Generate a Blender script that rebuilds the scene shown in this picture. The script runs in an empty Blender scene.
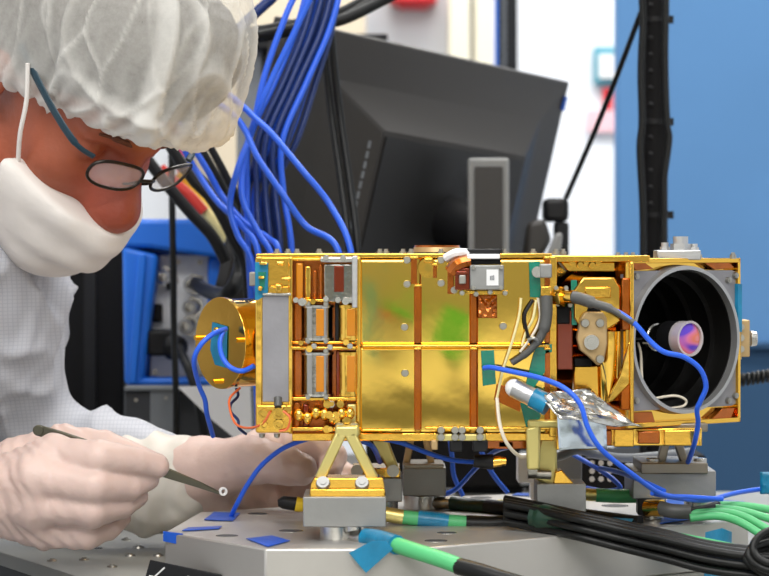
import bpy, bmesh, math, random
import numpy as np
import openvdb
from mathutils import Vector, Matrix, noise as mnoise
random.seed(7)
SC = bpy.context.scene
COL = SC.collection
# ------------------------------------------------------------------ camera, world, lamps, exposure
F = 2500.0            # focal length in pixels of the 769 wide frame
HORIZON = 245.0       # picture row of the eye level
EYE = 1.191           # eye height (m); the base plate's top is at 0.96 m
CAMY = -2.0
cam_d = bpy.data.cameras.new('camera'); cam = bpy.data.objects.new('camera', cam_d); COL.objects.link(cam)
cam.location = (0, CAMY, EYE); cam.rotation_euler = (math.pi/2, 0, 0)
cam_d.sensor_width = 36; cam_d.lens = F/769*36; cam_d.shift_y = -(288-HORIZON)/769
cam_d.clip_start = 0.05; cam_d.clip_end = 50
cam_d.dof.use_dof = True; cam_d.dof.focus_distance = 2.03; cam_d.dof.aperture_fstop = 10
SC.camera = cam
SC.view_settings.view_transform = 'Standard'; SC.view_settings.look = 'None'
SC.view_settings.gamma = 1; SC.view_settings.use_curve_mapping = False
SC.view_settings.exposure = -0.14
W = bpy.data.worlds.new('world'); SC.world = W; W.use_nodes = True
W.node_tree.nodes['Background'].inputs[0].default_value = (0.85, 0.92, 1, 1)
W.node_tree.nodes['Background'].inputs[1].default_value = 0.3
def area(name, loc, sx, sy, power, col=(1, 0.98, 0.95), aim=None):
    l = bpy.data.lights.new(name, 'AREA'); l.shape = 'RECTANGLE'; l.size = sx; l.size_y = sy
    l.energy = power; l.color = col
    o = bpy.data.objects.new(name, l); COL.objects.link(o); o.location = loc
    if aim is not None:
        o.rotation_euler = (Vector(aim)-Vector(loc)).to_track_quat('-Z', 'Y').to_euler()
    return o
area('ceiling_lamp_front', (-0.3, -1.3, 2.78), 2.4, 0.7, 52)
area('ceiling_lamp_middle', (0.3, 0.6, 2.78), 2.4, 0.7, 42)
area('ceiling_lamp_back', (0.3, 2.4, 2.78), 2.4, 0.7, 74)
area('ceiling_lamp_rear', (0.0, -2.9, 2.78), 2.4, 0.7, 95)

# ------------------------------------------------------------------ helpers
def P(px, py, d):
    s = d/F
    return Vector(((px-384.5)*s, d+CAMY, EYE-(py-HORIZON)*s))
ORG = {}
def lin(c):
    return tuple((x/255/12.92) if x/255 <= 0.04045 else ((x/255+0.055)/1.055)**2.4 for x in c)
def mat(name, rgb, rough=0.5, metal=0.0, bump=0.0, bscale=60, var=0.0, vscale=8, coat=0.0, trans=0.0, alpha=1.0, sheen=0.0, sss=0.0, ior=1.5, spec=0.5, stretch=None):
    m = bpy.data.materials.new(name); m.use_nodes = True
    nt = m.node_tree; b = nt.nodes['Principled BSDF']
    c = lin(rgb)
    b.inputs['Base Color'].default_value = (*c, 1); b.inputs['Roughness'].default_value = rough
    b.inputs['Metallic'].default_value = metal; b.inputs['Coat Weight'].default_value = coat
    b.inputs['Transmission Weight'].default_value = trans; b.inputs['Alpha'].default_value = alpha
    b.inputs['Sheen Weight'].default_value = sheen; b.inputs['IOR'].default_value = ior
    b.inputs['Specular IOR Level'].default_value = spec
    if sss:
        b.inputs['Subsurface Weight'].default_value = sss; b.inputs['Subsurface Radius'].default_value = (0.01, 0.004, 0.002)
        b.inputs['Subsurface Scale'].default_value = 1.0
    tc = nt.nodes.new('ShaderNodeTexCoord'); src = tc.outputs['Object']
    if stretch:
        mp = nt.nodes.new('ShaderNodeMapping'); mp.inputs['Scale'].default_value = stretch
        nt.links.new(src, mp.inputs['Vector']); src = mp.outputs['Vector']
    if var:
        n = nt.nodes.new('ShaderNodeTexNoise'); n.inputs['Scale'].default_value = vscale; n.inputs['Detail'].default_value = 4
        nt.links.new(src, n.inputs['Vector'])
        r = nt.nodes.new('ShaderNodeValToRGB'); r.color_ramp.elements[0].position = 0.3; r.color_ramp.elements[1].position = 0.7
        r.color_ramp.elements[0].color = (*[x*(1-var) for x in c], 1); r.color_ramp.elements[1].color = (*[min(1, x*(1+var)) for x in c], 1)
        nt.links.new(n.outputs['Fac'], r.inputs['Fac']); nt.links.new(r.outputs['Color'], b.inputs['Base Color'])
    if bump:
        n = nt.nodes.new('ShaderNodeTexNoise'); n.inputs['Scale'].default_value = bscale; n.inputs['Detail'].default_value = 3
        nt.links.new(src, n.inputs['Vector'])
        bp = nt.nodes.new('ShaderNodeBump'); bp.inputs['Strength'].default_value = 1.0; bp.inputs['Distance'].default_value = bump
        nt.links.new(n.outputs['Fac'], bp.inputs['Height']); nt.links.new(bp.outputs['Normal'], b.inputs['Normal'])
    return m
def tag(o, label=None, cat=None, group=None, kind=None):
    if label: o['label'] = label
    if cat: o['category'] = cat
    if group: o['group'] = group
    if kind: o['kind'] = kind
    return o
def thing(name, label, cat, loc, group=None):
    o = bpy.data.objects.new(name, None); COL.objects.link(o); o.location = loc; o.empty_display_size = 0.05
    ORG[o.name] = Vector(loc)
    return tag(o, label, cat, group)
def link_mesh(me, name, m, parent=None, smooth=40, mods=()):
    me.name = name
    o = bpy.data.objects.new(name, me); COL.objects.link(o)
    if m is not None: me.materials.append(m)
    off = Vector((0, 0, 0))
    if parent is not None:
        off = ORG.get(parent.name, Vector((0, 0, 0)))
        o.parent = parent
        me.transform(Matrix.Translation(-off))
    ORG[o.name] = off.copy()
    if smooth:
        me.shade_smooth()
        if smooth < 180: me.set_sharp_from_angle(angle=math.radians(smooth))
    return o
def crom(pts, n=8, closed=False):
    pts = [Vector(p) for p in pts]
    if len(pts) < 3: return pts
    out = []; N = len(pts)
    rng = range(N) if closed else range(N-1)
    for i in rng:
        if closed: a, b, c, d = pts[(i-1) % N], pts[i], pts[(i+1) % N], pts[(i+2) % N]
        else: a, b, c, d = pts[max(i-1, 0)], pts[i], pts[i+1], pts[min(i+2, N-1)]
        for k in range(n):
            t = k/n
            out.append(0.5*((2*b)+(c-a)*t+(2*a-5*b+4*c-d)*t*t+(3*b-a-3*c+d)*t**3))
    if not closed: out.append(pts[-1])
    return out
class MB:
    def __init__(s): s.v = []; s.f = []
    def add(s, vs, fs):
        b = len(s.v); s.v += [tuple(x) for x in vs]; s.f += [tuple(b+i for i in f) for f in fs]; return s
    def box(s, c, size, R=None):
        c = Vector(c); h = Vector(size)/2
        vs = [Vector((x*h.x, y*h.y, z*h.z)) for x in (-1, 1) for y in (-1, 1) for z in (-1, 1)]
        if R is not None: vs = [R @ v for v in vs]
        return s.add([c+v for v in vs], [(0, 1, 3, 2), (4, 6, 7, 5), (0, 4, 5, 1), (2, 3, 7, 6), (0, 2, 6, 4), (1, 5, 7, 3)])
    def bx(s, x0, y0, x1, y1, d0, d1):       # px rectangle at depth d0, running straight back to d1
        a = P(x0, y1, d0); b = P(x1, y0, d0)
        return s.box(((a.x+b.x)/2, (d0+d1)/2+CAMY, (a.z+b.z)/2), (abs(b.x-a.x), abs(d1-d0), abs(b.z-a.z)))
    def prism(s, poly, vec):
        vec = Vector(vec); n = len(poly); poly = [Vector(p) for p in poly]
        fs = [tuple(range(n)), tuple(range(2*n-1, n-1, -1))]+[(i, (i+1) % n, n+(i+1) % n, n+i) for i in range(n)]
        return s.add(poly+[p+vec for p in poly], fs)
    def cyl(s, p0, p1, r0, r1=None, n=20, inner=None):
        p0 = Vector(p0); p1 = Vector(p1); r1 = r0 if r1 is None else r1
        ax = (p1-p0).normalized(); u = ax.orthogonal().normalized(); w = ax.cross(u)
        ring = lambda c, r: [c+(u*math.cos(2*math.pi*i/n)+w*math.sin(2*math.pi*i/n))*r for i in range(n)]
        if inner is None:
            vs = ring(p0, r0)+ring(p1, r1)
            fs = [(i, (i+1) % n, n+(i+1) % n, n+i) for i in range(n)]+[tuple(range(n-1, -1, -1)), tuple(range(n, 2*n))]
        else:
            vs = ring(p0, r0)+ring(p1, r1)+ring(p0, inner)+ring(p1, inner)
            fs = []
            for i in range(n):
                j = (i+1) % n
                fs += [(i, j, n+j, n+i), (2*n+j, 2*n+i, 3*n+i, 3*n+j), (j, i, 2*n+i, 2*n+j), (n+i, n+j, 3*n+j, 3*n+i)]
        return s.add(vs, fs)
    def sphere(s, c, r, R=None, nu=16, nv=10):
        c = Vector(c); r = Vector((r, r, r)) if isinstance(r, (int, float)) else Vector(r)
        vs = []
        for j in range(nv+1):
            t = math.pi*j/nv
            for i in range(nu):
                a = 2*math.pi*i/nu
                q = Vector((r.x*math.sin(t)*math.cos(a), r.y*math.sin(t)*math.sin(a), r.z*math.cos(t)))
                vs.append(c+(R @ q if R is not None else q))
        return s.add(vs, [(j*nu+i, j*nu+(i+1) % nu, (j+1)*nu+(i+1) % nu, (j+1)*nu+i) for j in range(nv) for i in range(nu)])
    def tube(s, pts, r, n=8, sub=8, closed=False, raw=False, flat=1.0):
        pts = [Vector(p) for p in pts] if raw else crom(pts, sub, closed)
        N = len(pts); rs = r if isinstance(r, (list, tuple)) else [r]*N
        if len(rs) != N: rs = [rs[min(int(i*len(rs)/N), len(rs)-1)] for i in range(N)]
        u = None; vs = []
        for i, p in enumerate(pts):
            if closed: t = pts[(i+1) % N]-pts[(i-1) % N]
            else: t = pts[min(i+1, N-1)]-pts[max(i-1, 0)]
            if t.length < 1e-9: t = Vector((0, 0, 1))
            t.normalize()
            u = t.orthogonal() if u is None else u-t*u.dot(t)
            if u.length < 1e-6: u = t.orthogonal()
            u.normalize(); w = t.cross(u)
            vs += [p+(u*math.cos(2*math.pi*k/n)*flat+w*math.sin(2*math.pi*k/n))*rs[i] for k in range(n)]
        fs = [(i*n+k, i*n+(k+1) % n, ((i+1) % N)*n+(k+1) % n, ((i+1) % N)*n+k) for i in range(N if closed else N-1) for k in range(n)]
        if not closed: fs += [tuple(range(n-1, -1, -1)), tuple(range((N-1)*n, N*n))]
        return s.add(vs, fs)
    def grid(s, fn, nu, nv):
        vs = [fn(i/nu, j/nv) for j in range(nv+1) for i in range(nu+1)]
        return s.add(vs, [(j*(nu+1)+i, j*(nu+1)+i+1, (j+1)*(nu+1)+i+1, (j+1)*(nu+1)+i) for j in range(nv) for i in range(nu)])
    def build(s, name, m, parent=None, smooth=40, bevel=0.0, solid=0.0, seg=2):
        me = bpy.data.meshes.new(name); me.from_pydata(s.v, [], s.f)
        bm = bmesh.new(); bm.from_mesh(me); bmesh.ops.recalc_face_normals(bm, faces=bm.faces); bm.to_mesh(me); bm.free()
        o = link_mesh(me, name, m, parent, smooth)
        if solid:
            q = o.modifiers.new('solid', 'SOLIDIFY'); q.thickness = solid; q.offset = 0
        if bevel:
            q = o.modifiers.new('bevel', 'BEVEL'); q.width = bevel; q.segments = seg; q.limit_method = 'ANGLE'; q.angle_limit = math.radians(40)
        return o
def pts(*a, d=None):
    return [P(x[0], x[1], x[2] if len(x) > 2 else d) for x in a]

class SDF:
    def __init__(s, lo, hi, h):
        s.lo = np.array(lo, 'f8'); s.h = h
        s.n = np.ceil((np.array(hi)-s.lo)/h).astype(int)+1
        s.g = np.full(tuple(s.n), 0.06, 'f4')
        s.ax = [(s.lo[i]+h*np.arange(s.n[i])).astype('f4') for i in range(3)]
    def win(s, lo, hi):
        a = np.clip(np.floor((np.array(lo)-s.lo)/s.h).astype(int), 0, s.n); b = np.clip(np.ceil((np.array(hi)-s.lo)/s.h).astype(int)+1, 0, s.n)
        sl = tuple(slice(int(a[i]), int(b[i])) for i in range(3))
        X = s.ax[0][sl[0]][:, None, None]; Y = s.ax[1][sl[1]][None, :, None]; Z = s.ax[2][sl[2]][None, None, :]
        return sl, X, Y, Z
    def comb(s, sl, d, k, op='add'):
        a = s.g[sl]
        if a.size == 0: return
        if op == 'sub': a2, d2 = -a, d
        elif op == 'and': a2, d2 = -a, -d
        else: a2, d2 = a, d
        if k > 0:
            h = np.maximum(k-np.abs(a2-d2), 0)/k; r = np.minimum(a2, d2)-h*h*k*0.25
        else: r = np.minimum(a2, d2)
        s.g[sl] = (-r if op in ('sub', 'and') else r)
    def cone(s, a, b, ra, rb, k=0.01, op='add'):
        a = np.array(a, 'f8'); b = np.array(b, 'f8'); m = max(ra, rb)+0.03+k
        sl, X, Y, Z = s.win(np.minimum(a, b)-m, np.maximum(a, b)+m)
        ba = b-a; L = max(float(ba@ba), 1e-12)
        t = np.clip(((X-a[0])*ba[0]+(Y-a[1])*ba[1]+(Z-a[2])*ba[2])/L, 0, 1)
        d = np.sqrt((X-a[0]-t*ba[0])**2+(Y-a[1]-t*ba[1])**2+(Z-a[2]-t*ba[2])**2)-(ra+(rb-ra)*t)
        s.comb(sl, d.astype('f4'), k, op); return s
    def chain(s, ps, rs, k=0.01):
        for i in range(len(ps)-1): s.cone(ps[i], ps[i+1], rs[i], rs[i+1], k if i == 0 else 0.004)
        return s
    def ell(s, c, r, R=None, k=0.01, op='add'):
        c = np.array(c, 'f8'); r = np.array(r, 'f8'); m = r.max()+0.03+k
        sl, X, Y, Z = s.win(c-m, c+m)
        x, y, z = X-c[0], Y-c[1], Z-c[2]
        if R is not None:
            M = np.array(R.to_3x3().transposed())
            x, y, z = (M[0][0]*x+M[0][1]*y+M[0][2]*z, M[1][0]*x+M[1][1]*y+M[1][2]*z, M[2][0]*x+M[2][1]*y+M[2][2]*z)
        k0 = np.sqrt((x/r[0])**2+(y/r[1])**2+(z/r[2])**2); k1 = np.sqrt((x/r[0]**2)**2+(y/r[1]**2)**2+(z/r[2]**2)**2)+1e-9
        d = k0*(k0-1)/k1
        s.comb(sl, d.astype('f4'), k, op); return s
    def half(s, p, n, k=0.0):                # keep the side the normal points away from
        n = np.array(n, 'f8'); n /= np.linalg.norm(n); p = np.array(p, 'f8')
        sl, X, Y, Z = s.win(s.lo, s.lo+s.h*s.n)
        d = ((X-p[0])*n[0]+(Y-p[1])*n[1]+(Z-p[2])*n[2]).astype('f4')
        s.comb(sl, np.broadcast_to(d, s.g[sl].shape), k, 'and'); return s
    def mesh(s, disp=None, smooth_it=2):
        G = openvdb.FloatGrid(background=0.06); G.copyFromArray(np.ascontiguousarray(s.g))
        p, t, q = G.convertToPolygons(isovalue=0.0, adaptivity=0.0)
        v = p*s.h+s.lo
        me = bpy.data.meshes.new('sdf'); me.from_pydata(v.tolist(), [], q.tolist()+t.tolist())
        bm = bmesh.new(); bm.from_mesh(me)
        for _ in range(smooth_it): bmesh.ops.smooth_vert(bm, verts=bm.verts, factor=0.5, use_axis_x=True, use_axis_y=True, use_axis_z=True)
        bmesh.ops.recalc_face_normals(bm, faces=bm.faces)
        if disp:
            bm.normal_update()
            ds = [disp(x.co, x.normal) for x in bm.verts]
            for x, dd in zip(bm.verts, ds): x.co += x.normal*dd
        bm.to_mesh(me); bm.free()
        return me

# ------------------------------------------------------------------ materials
M = {}
M['gold'] = mat('gold plating', (248, 200, 92), 0.08, 1.0, bump=0.0005, bscale=20)
M['gold2'] = mat('satin gold', (246, 194, 84), 0.15, 1.0, bump=0.0003, bscale=50)
M['foil'] = mat('gold foil', (250, 208, 98), 0.05, 1.0, bump=0.00005, bscale=26)
M['kapton'] = mat('amber polyimide', (176, 92, 14), 0.2, 0.75, coat=0.5, var=0.2, vscale=60)
M['kapton_red'] = mat('dark amber polyimide', (128, 44, 8), 0.2, 0.7, coat=0.8)
M['amber_label'] = mat('amber label', (206, 128, 14), 0.3, 0.3, coat=0.4)
M['chrome'] = mat('polished relay can', (168, 164, 156), 0.09, 1.0, bump=0.0002, bscale=60)
M['palegold'] = mat('chromate coated aluminium', (214, 200, 128), 0.35, 0.75, bump=0.0002, bscale=120)
M['silver'] = mat('silver metal', (205, 203, 198), 0.25, 1.0)
M['steel'] = mat('stainless steel screw', (170, 168, 160), 0.38, 1.0)
M['alu'] = mat('machined aluminium', (196, 196, 196), 0.36, 0.9, bump=0.0002, bscale=120, var=0.08, vscale=6, stretch=(1, 4, 4))
M['plate'] = mat('milled aluminium plate', (194, 191, 186), 0.42, 0.75, bump=0.0002, bscale=90, var=0.1, vscale=5)
M['block'] = mat('brushed grey aluminium', (150, 150, 148), 0.45, 0.7, bump=0.0002, bscale=150, var=0.08, vscale=30)
M['titanium'] = mat('grey titanium', (142, 134, 122), 0.35, 0.9)
M['ring'] = mat('satin aluminium ring', (176, 176, 176), 0.4, 0.75)
M['tan'] = mat('tan anodised bracket', (184, 156, 112), 0.42, 0.6, var=0.1, vscale=60)
M['greyplate'] = mat('grey radiator panel', (140, 139, 143), 0.5, 0.3, var=0.1, vscale=30, bump=0.0003, bscale=120)
M['black'] = mat('black plastic', (18, 18, 20), 0.5, spec=0.3)
M['blackmatte'] = mat('matt black', (14, 13, 14), 0.75, spec=0.2)
M['baffle'] = mat('black baffle coating', (12, 11, 10), 0.42, spec=0.45)
M['cable_black'] = mat('black cable jacket', (17, 18, 18), 0.42, spec=0.3)
M['cable_blue'] = mat('blue cable jacket', (36, 96, 224), 0.4)
M['cable_navy'] = mat('dark blue cable jacket', (14, 44, 104), 0.4)
M['cable_green'] = mat('green cable jacket', (84, 184, 118), 0.45)
M['cable_dgreen'] = mat('dark green heat shrink', (16, 50, 36), 0.35, coat=0.2)
M['sleeve_grey'] = mat('grey heat shrink', (78, 78, 76), 0.45)
M['wire_white'] = mat('white wire', (226, 216, 196), 0.4)
M['wire_orange'] = mat('orange wire', (226, 110, 60), 0.4)
M['wire_cream'] = mat('cream cable', (232, 220, 160), 0.5)
M['wire_pink'] = mat('pink cable', (230, 60, 120), 0.5)
M['wire_yellow'] = mat('yellow cable', (225, 190, 40), 0.5)
M['wire_red'] = mat('red cable', (205, 50, 40), 0.5)
M['tape_blue'] = mat('blue tape', (20, 84, 190), 0.35, var=0.15, vscale=60, bump=0.0006, bscale=120)
M['tape_teal'] = mat('teal tape', (14, 120, 160), 0.3, var=0.2, vscale=60, bump=0.0006, bscale=120)
M['tape_green'] = mat('green tape', (8, 118, 96), 0.25, coat=0.5, var=0.2, vscale=80, bump=0.0005, bscale=100)
M['alfoil'] = mat('crumpled aluminium foil', (206, 204, 198), 0.24, 1.0, bump=0.001, bscale=40)
M['alfoil_flat'] = mat('smooth aluminised film', (206, 218, 230), 0.15, 1.0, bump=0.0008, bscale=25)
M['white'] = mat('white paint', (232, 232, 232), 0.5)
M['label'] = mat('white label', (226, 226, 226), 0.6)
M['monitor'] = mat('dark grey plastic', (45, 42, 39), 0.5, bump=0.0002, bscale=400)
M['monitor_grey'] = mat('grey plastic', (128, 128, 126), 0.45)
M['monitor_side'] = mat('darker grey plastic', (26, 26, 27), 0.5)
M['inst_blue'] = mat('blue instrument case', (26, 112, 222), 0.4)
M['inst_panel'] = mat('instrument rear panel', (222, 224, 226), 0.5, var=0.06, vscale=30)
M['box_grey'] = mat('grey painted steel', (120, 124, 128), 0.5)
M['box_dark'] = mat('charcoal painted steel', (58, 60, 64), 0.55)
M['partition'] = mat('blue partition fabric', (90, 140, 192), 0.75, var=0.05, vscale=3)
M['partition_low'] = mat('dark blue partition panel', (40, 78, 114), 0.75, var=0.05, vscale=3)
M['wall'] = mat('white wall paint', (226, 230, 236), 0.7)
M['cream'] = mat('cream paint', (224, 218, 196), 0.6)
M['floor'] = mat('grey epoxy floor', (150, 152, 154), 0.3, var=0.05, vscale=4)
M['ceiling'] = mat('white ceiling tile', (232, 232, 230), 0.8)
M['sign_red'] = mat('red plastic', (206, 30, 40), 0.4)
M['sign_pink'] = mat('pink print', (232, 190, 198), 0.6)
M['sign_teal'] = mat('teal print', (70, 150, 170), 0.6)
M['table'] = mat('optical table steel', (150, 149, 143), 0.45, 0.55, var=0.06, vscale=4)
M['table_side'] = mat('table edge black', (28, 29, 31), 0.5)
M['skin'] = mat('skin', (158, 82, 54), 0.45, var=0.16, vscale=22, sss=0.15, bump=0.0006, bscale=180)
M['mask'] = mat('face mask cloth', (226, 220, 214), 0.75, sheen=0.2, bump=0.0008, bscale=50)
M['glove'] = mat('latex glove', (204, 178, 168), 0.45, var=0.07, vscale=26, sss=0.12, bump=0.0012, bscale=60)
M['hair'] = mat('grey hair', (92, 86, 80), 0.7, bump=0.003, bscale=120)
M['brow'] = mat('eyebrow hair', (104, 60, 42), 0.8)
M['frame'] = mat('dark metal spectacle frame', (46, 42, 38), 0.3, 0.7)
M['temple'] = mat('teal spectacle temple', (14, 48, 62), 0.35)
M['lens'] = mat('spectacle lens', (236, 226, 228), 0.08, alpha=0.2)
M['tweezer'] = mat('dark steel tweezers', (96, 94, 82), 0.35, 0.9)
M['lens_rim'] = mat('clear lens rim', (214, 206, 206), 0.1, alpha=0.6)
M['optic'] = None

def m_optic():
    m = bpy.data.materials.new('dichroic lens coating'); m.use_nodes = True; nt = m.node_tree; b = nt.nodes['Principled BSDF']
    tc = nt.nodes.new('ShaderNodeTexCoord'); n = nt.nodes.new('ShaderNodeTexNoise'); n.inputs['Scale'].default_value = 60; n.inputs['Detail'].default_value = 0
    mp = nt.nodes.new('ShaderNodeMapping'); mp.inputs['Scale'].default_value = (0.5, 0.5, 1.6); nt.links.new(tc.outputs['Object'], mp.inputs['Vector'])
    r = nt.nodes.new('ShaderNodeValToRGB'); e = r.color_ramp.elements
    e[0].position = 0.35; e[0].color = (*lin((84, 44, 190)), 1); e[1].position = 0.66; e[1].color = (*lin((226, 150, 190)), 1)
    x = e.new(0.44); x.color = (*lin((206, 100, 150)), 1); x = e.new(0.54); x.color = (*lin((216, 104, 70)), 1)
    nt.links.new(mp.outputs['Vector'], n.inputs['Vector']); nt.links.new(n.outputs['Fac'], r.inputs['Fac']); nt.links.new(r.outputs['Color'], b.inputs['Base Color'])
    b.inputs['Roughness'].default_value = 0.15; b.inputs['Coat Weight'].default_value = 0.6
    return m
M['optic'] = m_optic()
def m_cap():
    m = bpy.data.materials.new('bouffant cap nonwoven'); m.use_nodes = True; nt = m.node_tree
    for n in list(nt.nodes): nt.nodes.remove(n)
    out = nt.nodes.new('ShaderNodeOutputMaterial'); d = nt.nodes.new('ShaderNodeBsdfDiffuse'); t = nt.nodes.new('ShaderNodeBsdfTranslucent'); tr = nt.nodes.new('ShaderNodeBsdfTransparent')
    d.inputs[0].default_value = (*lin((238, 236, 230)), 1); t.inputs[0].default_value = (*lin((232, 230, 222)), 1)
    a = nt.nodes.new('ShaderNodeMixShader'); a.inputs[0].default_value = 0.3
    nt.links.new(d.outputs[0], a.inputs[1]); nt.links.new(t.outputs[0], a.inputs[2])
    at = nt.nodes.new('ShaderNodeAttribute'); at.attribute_name = 'fold'
    tc = nt.nodes.new('ShaderNodeTexCoord'); n = nt.nodes.new('ShaderNodeTexNoise'); n.inputs['Scale'].default_value = 110; n.inputs['Detail'].default_value = 8; n.inputs['Roughness'].default_value = 0.7
    nt.links.new(tc.outputs['Object'], n.inputs['Vector'])
    ad = nt.nodes.new('ShaderNodeMath'); ad.operation = 'MULTIPLY_ADD'; ad.inputs[1].default_value = 0.42; nt.links.new(n.outputs['Fac'], ad.inputs[0]); nt.links.new(at.outputs['Fac'], ad.inputs[2])
    cl = nt.nodes.new('ShaderNodeMapRange'); cl.inputs['From Min'].default_value = 0; cl.inputs['From Max'].default_value = 1; cl.inputs['To Min'].default_value = 0.17; cl.inputs['To Max'].default_value = 0.98
    nt.links.new(ad.outputs[0], cl.inputs['Value'])
    mx = nt.nodes.new('ShaderNodeMixShader'); nt.links.new(cl.outputs[0], mx.inputs[0]); nt.links.new(tr.outputs[0], mx.inputs[1]); nt.links.new(a.outputs[0], mx.inputs[2])
    nt.links.new(mx.outputs[0], out.inputs[0])
    return m
M['cap'] = m_cap()
def m_gown():
    m = mat('cleanroom gown cloth', (182, 184, 192), 0.75, sheen=0.2); nt = m.node_tree; b = nt.nodes['Principled BSDF']
    tc = nt.nodes.new('ShaderNodeTexCoord'); sp = nt.nodes.new('ShaderNodeSeparateXYZ'); nt.links.new(tc.outputs['Object'], sp.inputs[0])
    outs = []
    for ax in ('X', 'Z'):
        a = nt.nodes.new('ShaderNodeMath'); a.operation = 'MULTIPLY'; a.inputs[1].default_value = 300; nt.links.new(sp.outputs[ax], a.inputs[0])
        f = nt.nodes.new('ShaderNodeMath'); f.operation = 'FRACT'; nt.links.new(a.outputs[0], f.inputs[0])
        g = nt.nodes.new('ShaderNodeMath'); g.operation = 'LESS_THAN'; g.inputs[1].default_value = 0.2; nt.links.new(f.outputs[0], g.inputs[0]); outs.append(g)
    mx = nt.nodes.new('ShaderNodeMath'); mx.operation = 'MAXIMUM'; nt.links.new(outs[0].outputs[0], mx.inputs[0]); nt.links.new(outs[1].outputs[0], mx.inputs[1])
    c = nt.nodes.new('ShaderNodeMix'); c.data_type = 'RGBA'; c.inputs['A'].default_value = (*lin((184, 186, 193)), 1); c.inputs['B'].default_value = (*lin((170, 173, 182)), 1)
    nt.links.new(mx.outputs[0], c.inputs['Factor']); nt.links.new(c.outputs['Result'], b.inputs['Base Color'])
    return m
M['gown'] = m_gown()
def m_rear():  # tone bands made up on the unseen wall to shape the gold's reflections
    m = mat('rear wall reflection bands', (200, 200, 200), 0.7); nt = m.node_tree; b = nt.nodes['Principled BSDF']
    tc = nt.nodes.new('ShaderNodeTexCoord'); sp = nt.nodes.new('ShaderNodeSeparateXYZ'); nt.links.new(tc.outputs['Object'], sp.inputs[0])
    dv = nt.nodes.new('ShaderNodeMath'); dv.operation = 'DIVIDE'; dv.inputs[1].default_value = 2.8; nt.links.new(sp.outputs['Z'], dv.inputs[0])
    r = nt.nodes.new('ShaderNodeValToRGB'); r.color_ramp.interpolation = 'LINEAR'; e = r.color_ramp.elements
    stops = [(0.0, (225, 225, 220)), (0.745, (235, 235, 228)), (0.775, (90, 92, 84)), (0.835, (90, 92, 84)), (0.875, (240, 240, 234)), (0.97, (225, 225, 218)), (1.02, (128, 128, 116)), (1.5, (128, 130, 126)), (1.9, (190, 190, 186)), (2.8, (225, 226, 228))]
    e[0].position = 0; e[0].color = (*lin(stops[0][1]), 1); e[1].position = 1; e[1].color = (*lin(stops[-1][1]), 1)
    for z, c in stops[1:-1]:
        x = e.new(z/2.8); x.color = (*lin(c), 1)
    nt.links.new(dv.outputs[0], r.inputs['Fac']); nt.links.new(r.outputs['Color'], b.inputs['Base Color'])
    return m
M['rear'] = m_rear()

# ------------------------------------------------------------------ room
def struct(name, mb, m, **k):
    return tag(mb.build(name, m, **k), kind='structure')
struct('floor', MB().box((0, 0, -0.05), (7.2, 8.2, 0.1)), M['floor'])
struct('ceiling', MB().box((0, 0, 2.85), (7.2, 8.2, 0.1)), M['ceiling'])
struct('wall_back', MB().box((0, 3.35, 1.4), (7.2, 0.1, 2.8)), M['wall'])
struct('wall_left', MB().box((-2.8, 0, 1.4), (0.1, 8.2, 2.8)), M['wall'])
struct('wall_right', MB().box((2.8, 0, 1.4), (0.1, 8.2, 2.8)), M['wall'])
struct('wall_rear', MB().box((0, -4.05, 1.4), (7.2, 0.1, 2.8)), M['rear'])
# coloured blocks added on the unseen rear wall for the gold panels to mirror
struct('reflection_block_green', MB().box((0.04, -3.97, 1.02), (0.07, 0.06, 0.035)).box((0.165, -3.97, 0.99), (0.07, 0.06, 0.085)), mat('green reflection block', (50, 160, 60), 0.6))
struct('reflection_block_red', MB().box((0.0, -3.96, 1.0), (0.035, 0.06, 0.022)), mat('red reflection block', (200, 70, 60), 0.6))
struct('reflection_block_blue', MB().box((-0.035, -3.9, 1.02), (0.035, 0.06, 0.16)), mat('blue reflection block', (60, 130, 170), 0.6))
struct('trim_1', MB().bx(449, -60, 470, 420, 5.22, 5.34).bx(474, -60, 494, 420, 5.24, 5.34), M['cream'], bevel=0.004)
# blue partition screen right of the pole
pt = thing('partition_screen', 'tall blue partition screen behind the black pole, darker blue lower panel', 'partition', (0.75, 1.75, 0))
MB().bx(617, -120, 1010, 345, 3.7, 3.75).build('upper_panel', M['partition'], pt, bevel=0.004)
MB().box(((P(617, 345, 3.7).x+P(1010, 345, 3.7).x)/2, 1.725, P(0, 345, 3.7).z/2), (P(1010, 0, 3.7).x-P(617, 0, 3.7).x, 0.05, P(0, 345, 3.7).z)).build('lower_panel', M['partition_low'], pt, bevel=0.004)
MB().bx(612, 343, 1010, 348, 3.68, 3.70).build('rail', M['partition_low'], pt)
# wall signs
s1 = thing('wall_sign', 'small white wall sign with a teal border above pink notice', 'sign', P(607, 82, 5.29))
MB().bx(594, 47, 626, 84, 5.28, 5.295).build('border', M['sign_teal'], s1)
MB().bx(599, 54, 621, 78, 5.27, 5.28).build('panel', M['label'], s1)
s2 = thing('wall_notice', 'pink and red notice on white wall beneath the teal sign', 'notice', P(607, 130, 5.29))
MB().bx(588, 110, 626, 132, 5.285, 5.297).build('sheet', M['sign_pink'], s2)
MB().bx(603, 88, 613, 110, 5.285, 5.297).build('emblem', M['sign_red'], s2)
tag(MB().bx(390, -22, 437, 3, 5.2, 5.3).bx(398, 0, 430, 7, 5.22, 5.3).build('wall_box', M['sign_red'], bevel=0.01), 'red box on the white wall above the monitor', 'wall box')
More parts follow.
